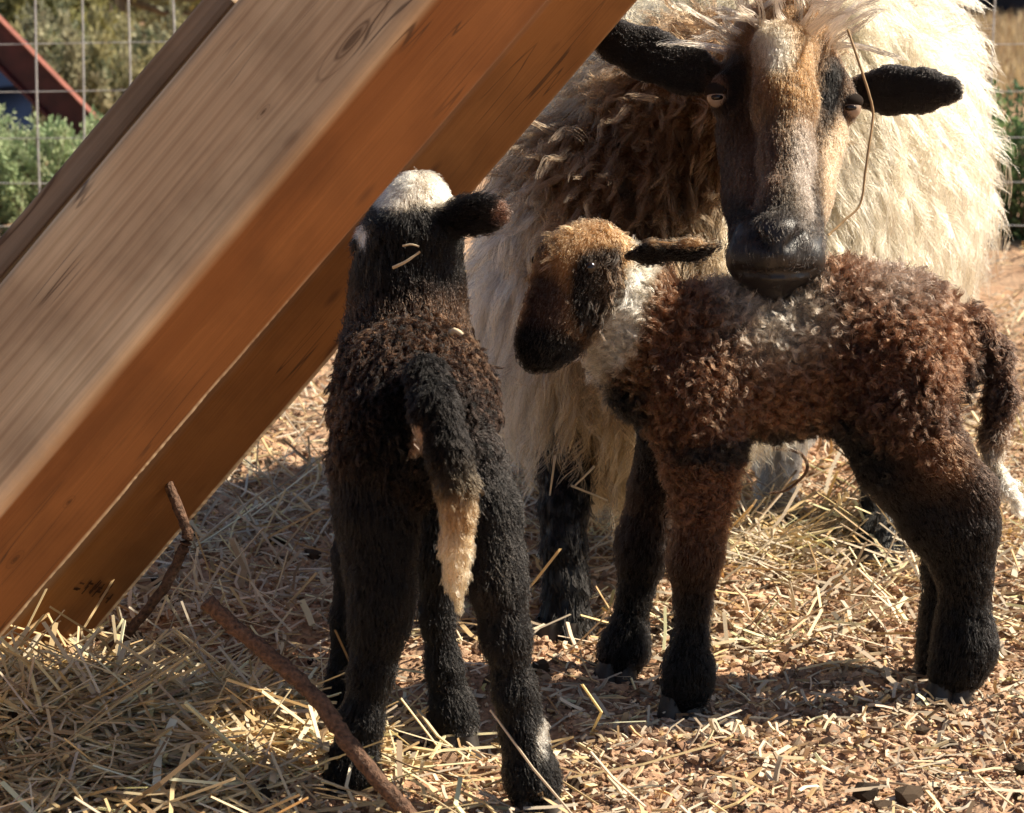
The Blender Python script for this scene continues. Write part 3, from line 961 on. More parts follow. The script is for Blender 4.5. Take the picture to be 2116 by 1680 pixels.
B_.chain([(947, 1060, 1.864, 42), (943, 1130, 1.862, 38), (942, 1190, 1.862, 29), (948, 1245, 1.862, 12)], 'tail', (.62, .45, .27), .01, groom=(.1, 0, -1))
B_.patch(872, 368, 2.13, 62, 48, .09, (.78, .66, .5), tags=('head', 'ear'))
B_.patch(900, 402, 2.13, 40, 22, .09, (.78, .66, .5), tags=('head',))
B_.patch(812, 410, 2.13, 40, 22, .09, (.75, .6, .45), tags=('head',))
B_.patch(752, 500, 2.12, 11, 26, .09, (.8, .7, .6), soft=.2, tags=('ear', 'head', 'neck'))
B_.patch(1022, 438, 2.12, 16, 22, .06, (.10, .055, .04), tags=('ear',))
B_.patch(870, 680, 2.1, 140, 60, .12, (.036, .018, .010), soft=.7, tags=('body', 'neck'), amt=.8)
B_.patch(870, 900, 1.90, 150, 110, .1, BLACK, soft=.6, tags=('body', 'leg'))
B_.patch(700, 900, 1.98, 30, 120, .12, (.05, .026, .014), soft=.8, tags=('body',), amt=.7)
B_.patch(862, 890, 1.90, 15, 46, .09, (.34, .2, .13), soft=.2, rot=-.15)
B_.patch(946, 1066, 1.862, 46, 42, .05, (.20, .115, .055), soft=.9, tags=('tail',), amt=.75)
B_.patch(1114, 1520, 1.90, 9, 34, .05, (.5, .45, .38), soft=.4, tags=('leg',))
B_.patch(945, 1530, 2.05, 60, 30, .06, (.04, .036, .034), tags=('leg',))
build_animal(ll, B_, .0042)
coat(B_, "fleece", 11000, 9, 8, .017, .35, .14, .3, .2, .0032, .6, (.0018, 1.0), .00036, clumpvar=.4, colvar=.2, tags=('body',), mat=M_black, parent=ll,
     groomfn=lambda p, n, w: np.tile(np.array([0.05, -.5, -.5]), (len(p), 1)))
coat(B_, "short_coat", 24000, 9, 5, .010, .35, .13, .05, .18, .0055, .12, (0, 0), .00026, tags=('leg', 'head', 'ear', 'neck'), mat=M_fur, parent=ll, rootsink=.001,
     lenfn=lambda p, n, w: .12 + .88 * sstep(.010, .034, p[:, 2]))
coat(B_, "tail_wool", 3200, 9, 6, .012, .35, .12, .2, .14, .0035, .5, (.0012, .5), .0003, tags=('tail',), mat=M_black, parent=ll)
for q in ((718, 1640, 1.925, 44, -.1), (1112, 1665, 1.895, 46, .15), (946, 1528, 2.05, 42, .1), (705, 1485, 2.115, 38, 0)):
    hoof(ll, *q)
for q in ((935, 470, 2.195), (775, 480, 2.195)):
    link("eye", ellipsoid_mesh("eye", P(*q), (.007, .007, .007)), ll, m_eye)

# ---- ewe
ew = empty("sheep", P(1500, 1250, 2.6) * np.array([1, 1, 0]), "shaggy cream ewe with dark face and black ears, lowering her muzzle to the brown lamb", "sheep")
E = Body("ewe", dict(body=.02, neck=.02, head=.003, leg=.004, ear=.002))
MZ = (.015, .012, .011)
WC, WT, WB = (.48, .375, .24), (.30, .185, .095), (.10, .056, .028)
E.chain([(1320, 600, 2.60, 330), (1475, 450, 2.78, 380), (1618, 345, 2.98, 356), (1632, 345, 3.12, 336)], 'body', WC, .08, (np.array([0, 0, 1.0]), 1.0), groom=(0, 0, -1))
E.chain([(1560, 210, 2.80, 340), (1605, 150, 2.95, 335)], 'body', WC, .08, groom=(0, 0, -1))
E.chain([(1250, 780, 2.50, 170), (1250, 860, 2.49, 120)], 'body', WT, .06, groom=(.1, 0, -1))
E.chain([(1320, 420, 2.60, 240), (1440, 260, 2.60, 170), (1565, 120, 2.53, 110)], 'neck', WB, .06, groom=(-.3, 0, -1))
FD = nrm(P(1605, 560, 2.2) - P(1612, 100, 2.38))
E.chain([(1612, 95, 2.42, 104), (1617, 200, 2.41, 128), (1613, 300, 2.385, 118), (1606, 400, 2.33, 104), (1602, 490, 2.265, 94)], 'head', DBROWN, .02, groom=FD, cols=[(.14, .075, .036), (.035, .02, .012), (.03, .018, .012), BLACK])
E.chain([(1616, 100, 2.36, 60), (1622, 215, 2.322, 62), (1627, 320, 2.282, 50), (1622, 420, 2.232, 46), (1612, 490, 2.198, 48)], 'head', DBROWN, .018, groom=FD, cols=[(.15, .085, .042), (.09, .055, .032), (.055, .038, .026), (.03, .025, .02)])
E.chain([(1535, 150, 2.380, 28), (1503, 178, 2.386, 24)], 'head', BLACK, .014, groom=FD)
E.chain([(1708, 156, 2.380, 26), (1734, 182, 2.390, 22)], 'head', BLACK, .014, groom=FD)
E.chain([(1494, 186, 2.388, 27), (1496, 212, 2.386, 27)], 'head', BLACK, .010, groom=FD)
E.chain([(1744, 206, 2.385, 26), (1746, 232, 2.383, 26)], 'head', (.03, .022, .018), .010, groom=FD)
E.chain([(1528, 270, 2.375, 40), (1545, 380, 2.325, 34)], 'head', DBROWN, .014, groom=FD)
E.chain([(1708, 280, 2.365, 40), (1680, 390, 2.315, 34)], 'head', (.16, .11, .07), .014, groom=FD)
E.chain([(1608, 498, 2.19, 56), (1604, 520, 2.185, 50)], 'muzzle', MZ, .012, groom=FD)
E.chain([(1560, 500, 2.225, 50), (1555, 535, 2.205, 56)], 'muzzle', MZ, .012, groom=FD)
E.chain([(1652, 500, 2.225, 50), (1650, 535, 2.205, 56)], 'muzzle', MZ, .012, groom=FD)
E.chain([(1600, 545, 2.20, 70), (1595, 580, 2.205, 50)], 'muzzle', MZ, .012, groom=FD)
E.chain([(1480, 165, 2.41, 34), (1420, 145, 2.412, 50), (1340, 112, 2.42, 54), (1270, 84, 2.425, 42), (1225, 65, 2.43, 16)], 'ear', (.010, .009, .009), .010, (np.array([.2, .9, -.3]), .25))
E.chain([(1775, 188, 2.42, 34), (1840, 186, 2.41, 50), (1905, 188, 2.405, 46), (1960, 187, 2.40, 27), (1982, 186, 2.40, 8)], 'ear', (.010, .009, .009), .010, (np.array([-.1, .9, .2]), .25))
E.chain([(1180, 950, 2.46, 75), (1165, 1050, 2.42, 50), (1166, 1130, 2.40, 46), (1172, 1210, 2.39, 46), (1168, 1290, 2.38, 54), (1160, 1335, 2.372, 58)], 'leg', BLACK, .014)
E.chain([(1440, 950, 2.50, 70), (1435, 1100, 2.43, 44), (1432, 1220, 2.40, 38), (1428, 1320, 2.39, 44)], 'leg', BLACK, .014)
E.chain([(1830, 800, 2.86, 120), (1835, 930, 2.82, 70), (1830, 1040, 2.70, 48), (1822, 1110, 2.66, 46), (1816, 1150, 2.645, 54)], 'leg', BLACK, .014)
E.chain([(1610, 850, 3.0, 100), (1605, 950, 2.92, 48), (1604, 1020, 2.86, 40), (1612, 1070, 2.84, 42)], 'leg', (.42, .38, .33), .014)
E.patch(1515, 150, 2.32, 50, 105, .09, BLACK, tags=('head',), rot=.1)
E.patch(1733, 180, 2.32, 36, 95, .09, BLACK, tags=('head',), rot=-.15)
E.patch(1645, 155, 2.30, 72, 85, .09, (.16, .08, .032), tags=('head',), amt=.85)
E.patch(1612, 98, 2.31, 32, 45, .09, (.66, .54, .38), tags=('head',), soft=.6)
E.patch(1662, 350, 2.25, 26, 110, .07, (.22, .18, .15), tags=('head',), amt=.7, soft=.5)
E.patch(1600, 535, 2.16, 150, 95, .1, (.012, .010, .009), tags=('head',))
E.patch(1725, 345, 2.33, 30, 100, .08, (.36, .24, .145), tags=('head',), amt=.9, rot=-.2)
E.patch(1480, 180, 2.36, 26, 30, .06, (.14, .08, .05), tags=('head',))
E.patch(1560, 330, 2.27, 55, 90, .08, (.075, .045, .03), tags=('head',))
E.patch(1340, 400, 2.4, 170, 280, .22, WB, tags=('body', 'neck'), soft=.6)
E.patch(1230, 860, 2.4, 200, 170, .25, (.44, .30, .165), tags=('body',), soft=.6)
E.patch(1050, 500, 2.5, 110, 260, .3, (.58, .52, .44), tags=('body',), soft=.6)
for q in ((1556, 482, 16), (1566, 492, 15), (1577, 502, 12), (1587, 511, 9), (1660, 480, 16), (1650, 491, 15), (1640, 501, 12), (1630, 510, 9)):
    E.cut(q[0], q[1], E.surf(q[0], q[1])[1], q[2], k=.003)
    E.patch(q[0], q[1], E.surf(q[0], q[1])[1], q[2] * 1.05, q[2] * 1.05, .009, (.004, .003, .003), soft=.2)
for i in range(21):
    t = (i - 10) / 10
    q = (1602 + 84 * t, 566 - 6 * t * t)
    E.cut(*q, E.surf(*q)[1], 9, k=.002)
for i in range(8):
    E.cut(1606, 508 + 7 * i, E.surf(1606, 508 + 7 * i)[1], 6, k=.002)
build_animal(ew, E, .0036, 1, M_nose)


def wool_groom(p, n, w):
    """locks part along the spine and fall; on the neck they sweep back"""
    g = np.tile(np.array([0., 0., -1.]), (len(p), 1)) + .12 * n * np.array([1, 1, 0])
    g[:, 0] += .18 * fnoise(p * 6 + 3, 2)
    return g


coat(E, "fleece", 6500, 20, 14, .155, .35, .11, 1.4, .18, .012, .72, (.0030, 1.6), .00034, wave=(.012, 2.0), colvar=.14, clumpvar=.18, tags=('body',), mat=M_wool, parent=ew, groomfn=wool_groom, far=.3,
     lenfn=lambda p, n, w: (1 - .75 * sstep(.42, .22, p[:, 2]) * sstep(2.55, 2.7, p[:, 1])) * (1 - .4 * sstep(.38, .2, p[:, 2])))
coat(E, "frizz", 7000, 7, 7, .05, .5, .3, .6, .6, .012, .1, (.004, 1.3), .00022, colvar=.2, clumpvar=.2, tags=('body', 'neck'), mat=M_wool, parent=ew, groomfn=wool_groom, far=.3,
     lenfn=lambda p, n, w: 1 - .6 * sstep(.42, .22, p[:, 2]) * sstep(2.55, 2.7, p[:, 1]))
coat(E, "neck_wool", 2600, 18, 10, .075, .35, .28, .7, .3, .009, .8, (.0028, 1.8), .00036, wave=(.006, 2.0), colvar=.12, clumpvar=.25, tags=('neck',), mat=M_wool, parent=ew, groomfn=wool_groom, far=.3)
coat(E, "face_hair", 30000, 7, 4, .0075, .3, .09, 0, .15, .005, .1, (0, 0), .00025, tags=('head',), mat=M_fur, parent=ew, rootsink=.001, clumpvar=.2)
coat(E, "short_coat", 16000, 7, 4, .0035, .3, .06, 0, .1, .005, .1, (0, 0), .00024, tags=('ear',), mat=M_fur, parent=ew, rootsink=.001)
coat(E, "leg_hair", 7000, 8, 5, .014, .4, .18, .1, .15, .0035, .4, (0, 0), .0003, tags=('leg',), mat=M_fur, parent=ew, rootsink=.001)
coat(E, "forelock", 800, 16, 9, .07, .3, .75, .5, .35, .006, .7, (.002, .8), .00035, wave=(.004, 1.2), colvar=.12, clumpvar=.25, tags=('head', 'neck'), mat=M_wool, parent=ew,
     keep=lambda p: (np.linalg.norm((p - P(1605, 40, 2.42)) * np.array([.65, .8, 1.4]), axis=1) < .055),
     groomfn=lambda p, n, w: np.tile(np.array([0, -.3, .6]), (len(p), 1)), colfn=lambda p, n, w: np.tile(np.array([.22, .165, .12]), (len(p), 1)))
for q in ((1158, 1345, 2.37, 50, -.05), (1426, 1335, 2.38, 42, 0), (1812, 1160, 2.635, 48, -.1), (1620, 1085, 2.83, 38, 0)):
    hoof(ew, *q)
for q in ((1482, 201, E.surf(1488, 201, .0032)[1]), (1758, 223, E.surf(1754, 223, .005)[1])):
    eo = link("eye", ellipsoid_mesh("eye", P(*q), (.0104, .0104, .0104)), ew, m_iris)
    lid = P(*q) + np.array([0, .0012, .0066])
    lm = ellipsoid_mesh("eyelid", lid, (.0125, .0112, .0082), None, np.array([.022, .016, .013]))
    link("eyelid", lm, ew, M_skin)
    pc = P(*q) + nrm(CAMP - P(*q)) * .0080
    link("pupil", ellipsoid_mesh("pupil", pc, (.0062, .0034, .0034)), eo, m_eye)

# ------------------------------------------------------------------ straw, clods, sticks
def straw_arrays(N, cx, cy, length, width, tilt, lift, bend=.25):
    """N bent three-sided straws"""
    L = length * np.exp(.5 * rng.normal(size=N)).clip(.3, 2.4)
    wd = width * np.exp(.35 * rng.normal(size=N))
    az = rng.uniform(0, 2 * np.pi, N)
    el = tilt * rng.normal(size=N)
    d = np.stack([np.cos(az) * np.cos(el), np.sin(az) * np.cos(el), np.sin(el)], 1)
    side = np.stack([-np.sin(az), np.cos(az), np.zeros(N)], 1)
    up = np.cross(d, side)
    z = gheight(cx, cy) + lift * rng.random(N) ** 2 + np.abs(d[:, 2]) * L * .42 + .0012
    c = np.stack([cx, cy, z], 1)
    bd = bend * rng.normal(size=(N, 1)) * L[:, None]
    V = np.zeros((N, 3, 3, 3))
    for k, s in enumerate((-.5, 0, .5)):
        ctr = c + d * (L * s)[:, None] + side * bd * (s * s * 2) + up * (-.12 * np.abs(bd) * s * s)
        for j, a in enumerate((0, 2.094, 4.189)):
            V[:, k, j] = ctr + (side * math.cos(a) + up * math.sin(a) * .55) * (wd * .5)[:, None]
    base = (np.arange(N) * 9)[:, None]
    q = []
    for k in range(2):
        for j in range(3):
            j2 = (j + 1) % 3
            q.append([k * 3 + j, k * 3 + j2, k * 3 + 3 + j2, k * 3 + 3 + j])
    Q = (np.array(q).reshape(1, 6, 4) + base[..., None]).reshape(-1, 4)
    return V.reshape(-1, 3), Q


def scatter(N, y0, y1, x_half=.30, power=1.0):
    """ground positions, denser near; inside the strip the photograph looks along plus a margin"""
    y = y0 * (y1 / y0) ** (rng.random(N) ** power)
    x = rng.uniform(-1, 1, N) * (y * x_half)
    return x, y


palette = np.array([(.80, .62, .34), (.84, .71, .47), (.66, .47, .25), (.62, .54, .42), (.76, .64, .49), (.36, .25, .15), (.86, .76, .56)])
V, Q, C = [], [], []


def patchy(x, y, thr=-.1, f=5.0):
    """leave trodden bare patches in the litter"""
    m = fnoise(np.stack([x * f, y * f, np.full_like(x, 7.7)], -1), 2) + .35 * rng.normal(size=len(x)) > thr + .8 * sstep(.05, .3, x) * sstep(2.12, 1.95, y)
    return x[m], y[m]




def add_straw(N, x, y, ln, wd, tilt, lift, pal, bend=.2):
    v, q = straw_arrays(N, x, y, ln, wd, tilt, lift, bend)
    Q.append(q + sum(len(a) for a in V))
    V.append(v)
    c = palette[rng.choice(len(palette), N, p=pal)] * (1 + .15 * rng.normal(size=(N, 1)))
    C.append(np.repeat(c, 9, 0))


x, y = scatter(4500, 1.75, 6.0)
add_straw(len(x), x, y, .026, .0032, .2, .008, [.10, .14, .12, .26, .26, .07, .05])
x, y = patchy(*scatter(34000, 1.75, 4.5))
add_straw(len(x), x, y, .010, .0034, .45, .006, [.05, .08, .10, .28, .31, .13, .05])
c = P(60, 1560, 2.0)
x = c[0] + .16 * rng.normal(size=5000); y = c[1] + .02 + .11 * rng.normal(size=5000)
add_straw(5000, x, y, .055, .0032, .30, .022, [.3, .3, .15, .02, .08, .05, .1])
x = P(1650, 1150, 2.66)[0] + .13 * rng.normal(size=900); y = 2.72 + .08 * rng.normal(size=900)
add_straw(900, x, y, .06, .003, .35, .03, [.12, .2, .08, .25, .25, .05, .05])
x, y = scatter(6500, 2.3, 5.0)
add_straw(len(x), x, y, .05, .0032, .5, .02, [.08, .15, .07, .33, .27, .05, .05])
V, C = np.concatenate(V), np.concatenate(C)
M_straw = attr_mat("straw", .55, .35, None, .25)
tag(link("straw_litter", fast_mesh("straw_litter", V, np.concatenate(Q), np.clip(C, .02, .9), smooth=False), None, M_straw), kind="stuff")

# soil crumbs and droppings: small lumps
ico_v = np.array([(0, 0, 1), (.894, 0, .447), (.276, .851, .447), (-.724, .526, .447), (-.724, -.526, .447), (.276, -.851, .447),
                  (.724, .526, -.447), (-.276, .894, -.447), (-.894, 0, -.447), (-.276, -.894, -.447), (.724, -.526, -.447), (0, 0, -1)], float)
ico_f = np.array([(0, 1, 2), (0, 2, 3), (0, 3, 4), (0, 4, 5), (0, 5, 1), (1, 6, 2), (2, 7, 3), (3, 8, 4), (4, 9, 5), (5, 10, 1),
                  (2, 6, 7), (3, 7, 8), (4, 8, 9), (5, 9, 10), (1, 10, 6), (6, 11, 7), (7, 11, 8), (8, 11, 9), (9, 11, 10), (10, 11, 6)])


def lumps(N, x, y, size, cols):
    r = np.minimum(size * np.exp(.45 * rng.normal(size=N)), size * 2.3)
    sc = r[:, None] * rng.uniform(.65, 1.2, (N, 3)) * np.array([1, 1, .8])
    v = ico_v[None] * (1 + .30 * rng.normal(size=(N, 12, 1)))
    a = rng.uniform(0, 6.28, N)
    v = v * sc[:, None]
    ca, sa = np.cos(a)[:, None], np.sin(a)[:, None]
    v = np.stack([v[..., 0] * ca - v[..., 1] * sa, v[..., 0] * sa + v[..., 1] * ca, v[..., 2]], -1)
    v = v + np.stack([x, y, gheight(x, y) + r * .35], 1)[:, None]
    f = (ico_f[None] + (np.arange(N) * 12)[:, None, None]).reshape(-1, 3)
    c = np.array(cols)[rng.integers(0, len(cols), N)] * (1 + .2 * rng.normal(size=(N, 1)))
    return v.reshape(-1, 3), f, np.repeat(np.clip(c, .02, .8), 12, 0)


x, y = patchy(*scatter(46000, 1.75, 4.2), -.05, 6.0)
v, f, c = lumps(len(x), x, y, .0031, [(.5, .32, .21), (.38, .23, .15), (.6, .42, .29), (.2, .13, .085), (.6, .46, .33), (.55, .37, .25), (.42, .28, .19)])
x, y = scatter(45000, 1.75, 3.2)
v3, f3, c3 = lumps(len(x), x, y, .0016, [(.5, .32, .21), (.38, .23, .15), (.6, .44, .31), (.28, .18, .115)])
f = np.concatenate([f, f3 + len(v)]); v = np.concatenate([v, v3]); c = np.concatenate([c, c3])
x, y = scatter(260, 1.75, 3.6)
v2, f2, c2 = lumps(len(x), x, y, .0055, [(.045, .032, .024), (.07, .05, .035)])
f = np.concatenate([f, f2 + len(v)]); v = np.concatenate([v, v2]); c = np.concatenate([c, c2])
M_clod = attr_mat("soil_crumb", .95, .1, (400, .6, .002))
tag(link("soil_crumbs", fast_mesh("soil_crumbs", v, f, c, smooth=False), None, M_clod), kind="stuff")

M_bark = plain_mat("bark", (.12, .065, .04), .85, var=.6, scale=260, bump=.004)


def stick(name, pts, r0, r1, label, cat="stick", n=60, knob=.15, mat=None):
    pth = smooth_path([P(*q) for q in pts], n)
    pth = pth + .0004 * rng.normal(size=pth.shape) * (r0 / .006)
    rd = np.linspace(r0, r1, n) * (1 + knob * fnoise(pth * 60, 2) + .7 * knob * fnoise(pth * 260, 2))
    v, q = tube_arrays([pth], [rd], 9)
    return tag(link(name, fast_mesh(name, v, q), None, mat or M_bark), label, cat)


stick("fallen_stick", [(428, 1242, 1.92), (490, 1300, 1.915), (590, 1382, 1.90), (665, 1455, 1.885), (720, 1535, 1.87), (790, 1620, 1.855), (850, 1690, 1.85)], .0072, .0072, "bare brown stick propped off the ground, crossing in front of the black lamb's foot")
stick("bent_twig", [(335, 955, 2.30), (352, 1010, 2.285), (378, 1075, 2.27), (388, 1108, 2.265), (372, 1150, 2.262), (335, 1220, 2.26), (270, 1300, 2.26), (200, 1368, 2.26)], .0055, .0052, "thin crooked dark twig leaning against the lower end of the orange timber", "twig")
stick("wood_splinter", [(122, 1510, 1.99), (130, 1560, 1.99), (136, 1610, 1.985)], .0055, .004, "short brown wood splinter standing upright in the straw heap", "splinter", n=8)
M_stalk = plain_mat("dry_stalk", (.33, .21, .10), .7, var=.3)
stick("dry_stalk", [(1752, 62, 2.33), (1775, 130, 2.31), (1800, 210, 2.30), (1803, 250, 2.295), (1790, 340, 2.28), (1778, 420, 2.27), (1745, 455, 2.26), (1712, 486, 2.25)], .0013, .0011, "thin dry grass stalk hanging down the side of the ewe's face", "stalk", knob=.05, mat=M_stalk)
stick("dry_stalk", [(1590, 925, 2.60), (1650, 935, 2.61), (1668, 970, 2.62), (1630, 1010, 2.63), (1590, 1020, 2.63)], .0022, .0015, "thin dark stalk curling in the gap between the brown lamb's legs", "stalk", knob=.05)

M_fleck = plain_mat("pale_straw", (.62, .52, .36), .6, var=.2)
stick("straw_piece", [(812, 553, 2.078), (840, 540, 2.073), (868, 520, 2.075)], .0014, .0010, "short pale straw piece stuck on the black lamb's nape", "straw", n=6, mat=M_fleck)
stick("straw_piece", [(832, 508, 2.078), (850, 505, 2.076), (866, 510, 2.076)], .0010, .0008, "upper tiny straw fleck on the black lamb's nape, below its ears", "straw", n=6, mat=M_fleck)
stick("fluff_tuft", [(930, 688, 2.015), (942, 683, 2.010), (955, 692, 2.010)], .0027, .0020, "small white fluff tuft caught on the black lamb's back", "fluff", n=6, mat=M_fleck)

for k in range(7):
    qx, qy = 1150 + 24 * k + rng.uniform(-12, 12), 900 + rng.uniform(-40, 120)
    yy = E.surf(qx, qy)[1] - .022
    dx, dy = rng.uniform(-38, 38), rng.uniform(15, 42)
    o = stick("straw_piece", [(qx - dx, qy - dy, yy), (qx, qy, yy - .006), (qx + dx, qy + dy, yy - .002)], .0013, .0009, "short straw caught in the tangled wool low on the ewe's chest", "straw", n=6, mat=M_fleck)
    o["group"] = "straws caught in the ewe's chest wool"

# ------------------------------------------------------------------ background
M_wire = plain_mat("galvanised_wire", (.52, .53, .53), .5, .3, var=.2)


def wire_panel(name, x0, x1, Y, dx, z1, label, off=0.0, rad=.0030, skew=0.0):
    paths, rads = [], []
    for x in np.arange(x0, x1, dx):
        zz = np.linspace(0, z1, 14)
        paths.append(np.stack([x + skew * zz + .004 * np.sin(zz * 5 + x * 9), Y + .01 * np.sin(zz * 3 + x), zz], 1)); rads.append(np.full(14, rad))
    for z in np.arange(.05, z1, dx):
        xx = np.linspace(x0, x1, 80)
        paths.append(np.stack([xx, Y + .006 + .01 * np.sin(xx * 2), z + off + .006 * np.sin(xx * 3 + z * 7)], 1)); rads.append(np.full(80, rad * .45))
    v, q = tube_arrays(paths, rads, 5)
    return tag(link(name, fast_mesh(name, v, q), None, M_wire), label, "fence")


wire_panel("wire_fence", P(75, 100, 5)[0] - .0935 * 22, 2.4, 5.0, .0935, 1.3, "galvanised square-mesh wire fence in front of the green bushes", off=.02, rad=.0022)

M_red = plain_mat("red_steel", (.075, .014, .015), .5, var=.35, scale=30)
M_redtop = plain_mat("red_steel_pale", (.22, .07, .045), .6, var=.3, scale=50)  # paler red for the top flange
rt = empty("steel_channel", P(110, 120, 5.6), "dark red steel beam sloping down behind the wire fence", "steel beam")
a, b_ = P(-330, -300, 5.7), P(420, 470, 5.7)
d = nrm(b_ - a)
upv = nrm(np.cross(d, [0, -1, 0]))
if upv[2] < 0:
    upv = -upv


def bar(name, a, b, up, h, w, mat, parent):
    dd = nrm(b - a); sd = nrm(np.cross(dd, up))
    V = np.array([p + up * s * h / 2 + sd * t * w / 2 for p in (a, b) for s, t in ((-1, -1), (1, -1), (1, 1), (-1, 1))])
    Q = np.array([(0, 1, 5, 4), (1, 2, 6, 5), (2, 3, 7, 6), (3, 0, 4, 7), (0, 3, 2, 1), (4, 5, 6, 7)])
    o = link(name, fast_mesh(name, V, Q, smooth=False), parent, mat)
    bv = o.modifiers.new("soft", 'BEVEL'); bv.width = min(h, w) * .15; bv.segments = 2
    return o


bar("web", a - upv * .038, b_ - upv * .038, upv, .070, .02, M_red, rt)
bar("top_flange", a, b_, upv, .004, .05, M_redtop, rt)
bar("bottom_flange", a - upv * .077, b_ - upv * .077, upv, .008, .06, M_red, rt)

M_leaf = attr_mat("leaf", .6, .3, None, .35)
M_stem = plain_mat("woody_stem", (.16, .12, .08), .85, var=.3)


def leaves(cen, size, n_axis, col, flat=.5):
    """one small pointed leaf (rhombus folded along its midrib) per centre"""
    N = len(cen)
    ax = nrm(n_axis + .55 * rng.normal(size=(N, 3)))
    sd = nrm(np.cross(ax, rng.normal(size=(N, 3))))
    nn = np.cross(ax, sd)
    L = size * (1 + .35 * rng.normal(size=(N, 1))).clip(.4, 1.8)
    v = np.stack([cen, cen + ax * L * .5 + sd * L * .22 + nn * L * .06, cen + ax * L, cen + ax * L * .5 - sd * L * .22 + nn * L * .06], 1)
    f = np.arange(N * 4).reshape(N, 4)
    c = np.repeat(np.clip(col, .01, .8), 4, 0)
    return v.reshape(-1, 3), f, c


def bush(name, x, y, h, rad, nst, nlf, lsize, cols, label, cat, group=None, cone=1.0):
    root = empty(name, (x, y, 0), label, cat, group)
    paths, rads, cen, axs, cl = [], [], [], [], []
    for i in range(nst):
        a, rr = rng.uniform(0, 6.283), rad * math.sqrt(rng.random())
        tip = np.array([x + rr * math.cos(a), y + rr * math.sin(a), h * rng.uniform(.6, 1.05) * (1 - .35 * (rr / rad) ** 2)])
        b0 = np.array([x + .25 * rr * math.cos(a), y + .25 * rr * math.sin(a), 0])
        mid = (b0 + tip) / 2 + np.array([.35 * rr * math.cos(a), .35 * rr * math.sin(a), 0]) + .02 * rng.normal(size=3)
        pth = smooth_path([b0, mid, tip], 8)
        paths.append(pth); rads.append(np.linspace(.004, .0012, 8))
        k = nlf
        t = rng.random(k) ** .6 * 7
        i0 = np.minimum(t.astype(int), 6)
        pos = pth[i0] + (pth[i0 + 1] - pth[i0]) * (t - i0)[:, None]
        pos = pos + rng.normal(size=(k, 3)) * (.010 + .02 * (1 - t[:, None] / 7)) * (h / .45)
        cen.append(pos); axs.append(nrm(np.array([0, 0, .7]) + nrm(pos - np.array([x, y, h * .3])) * .6))
        base = np.array(cols)[rng.integers(0, len(cols))]
        cl.append(base * (1 + .18 * rng.normal(size=(k, 1))))
    v, q = tube_arrays(paths, rads, 4)
    link("stem", fast_mesh("stem", v, q), root, M_stem)
    v, f, c = leaves(np.concatenate(cen), lsize, np.concatenate(axs), np.concatenate(cl))
    link("foliage", fast_mesh("foliage", v, f, c, smooth=False), root, M_leaf)
    return root


sage = [(.36, .46, .24), (.44, .52, .30), (.28, .38, .20), (.52, .58, .36)]
green = [(.14, .24, .10), (.20, .29, .12), (.10, .18, .09), (.24, .32, .14)]
bush("bush", -.98, 5.3, .28, .17, 70, 230, .013, sage, "pale green feathery bush with upright sprigs behind the wire fence", "bush", "green bushes along the fence")
bush("bush", -1.22, 5.35, .30, .18, 60, 200, .013, sage, "outermost pale green feathery bush behind the fence, left of its twin", "bush", "green bushes along the fence")
bush("bush", -.72, 5.4, .20, .16, 50, 200, .013, sage, "low pale green bush mostly hidden by the near timber", "bush", "green bushes along the fence")
bush("bush", 1.12, 5.35, .37, .2, 70, 200, .016, green, "dark green leafy bush beside the ewe's bright flank", "bush", "green bushes along the fence")
bush("bush", 1.42, 5.5, .38, .2, 60, 180, .016, green, "second dark green leafy bush farther right along the fence", "bush", "green bushes along the fence")

drab = [(.30, .30, .20), (.36, .34, .22), (.24, .26, .16), (.40, .37, .20)]
bush("bush", -1.35, 7.3, .42, .34, 90, 200, .022, drab, "wide drab grey-green bush farther back, seen between the fence wires", "bush", "drab bushes beyond the fence")
bush("bush", -.98, 7.7, .40, .30, 80, 200, .022, drab, "drab grey-green bush farther back, right up against the plank end", "bush", "drab bushes beyond the fence")
bush("bush", -1.62, 8.0, .52, .36, 90, 200, .024, [(.46, .42, .16), (.40, .38, .16), (.33, .33, .15)], "yellowish bush farther back behind the top of the red steel beam", "bush", "drab bushes beyond the fence")


def tree(name, x, y, h, cr, cz, nl, ls, cols, label, dens=26, trunk=.05):
    root = empty(name, (x, y, 0), label, "tree", "trees behind the pen")
    paths, rads = [], []
    top = np.array([x, y, cz])
    paths.append(smooth_path([(x, y, 0), (x + .06 * h * rng.normal(), y, cz * .5), top], 10)); rads.append(np.linspace(trunk, trunk * .6, 10))
    cen, axs, cl = [], [], []
    for i in range(dens):
        dv = nrm(rng.normal(size=3)) * np.array([1, 1, .8])
        tip = top + dv * cr * rng.uniform(.45, 1.0)
        paths.append(smooth_path([top * .6 + np.array([x, y, cz * .6]) * .4, (top + tip) / 2 + .06 * rng.normal(size=3), tip], 6)); rads.append(np.linspace(trunk * .35, .006, 6))
        k = nl // dens
        pos = tip + rng.normal(size=(k, 3)) * cr * .17
        cen.append(pos); axs.append(np.tile(dv + np.array([0, 0, .1]), (k, 1)))
        cl.append(np.array(cols)[rng.integers(0, len(cols))] * (1 + .2 * rng.normal(size=(k, 1))))
    v, q = tube_arrays(paths, rads, 6)
    link("trunk", fast_mesh("trunk", v, q), root, M_stem)
    v, f, c = leaves(np.concatenate(cen), ls, np.concatenate(axs), np.concatenate(cl))
    link("crown", fast_mesh("crown", v, f, c, smooth=False), root, M_leaf)


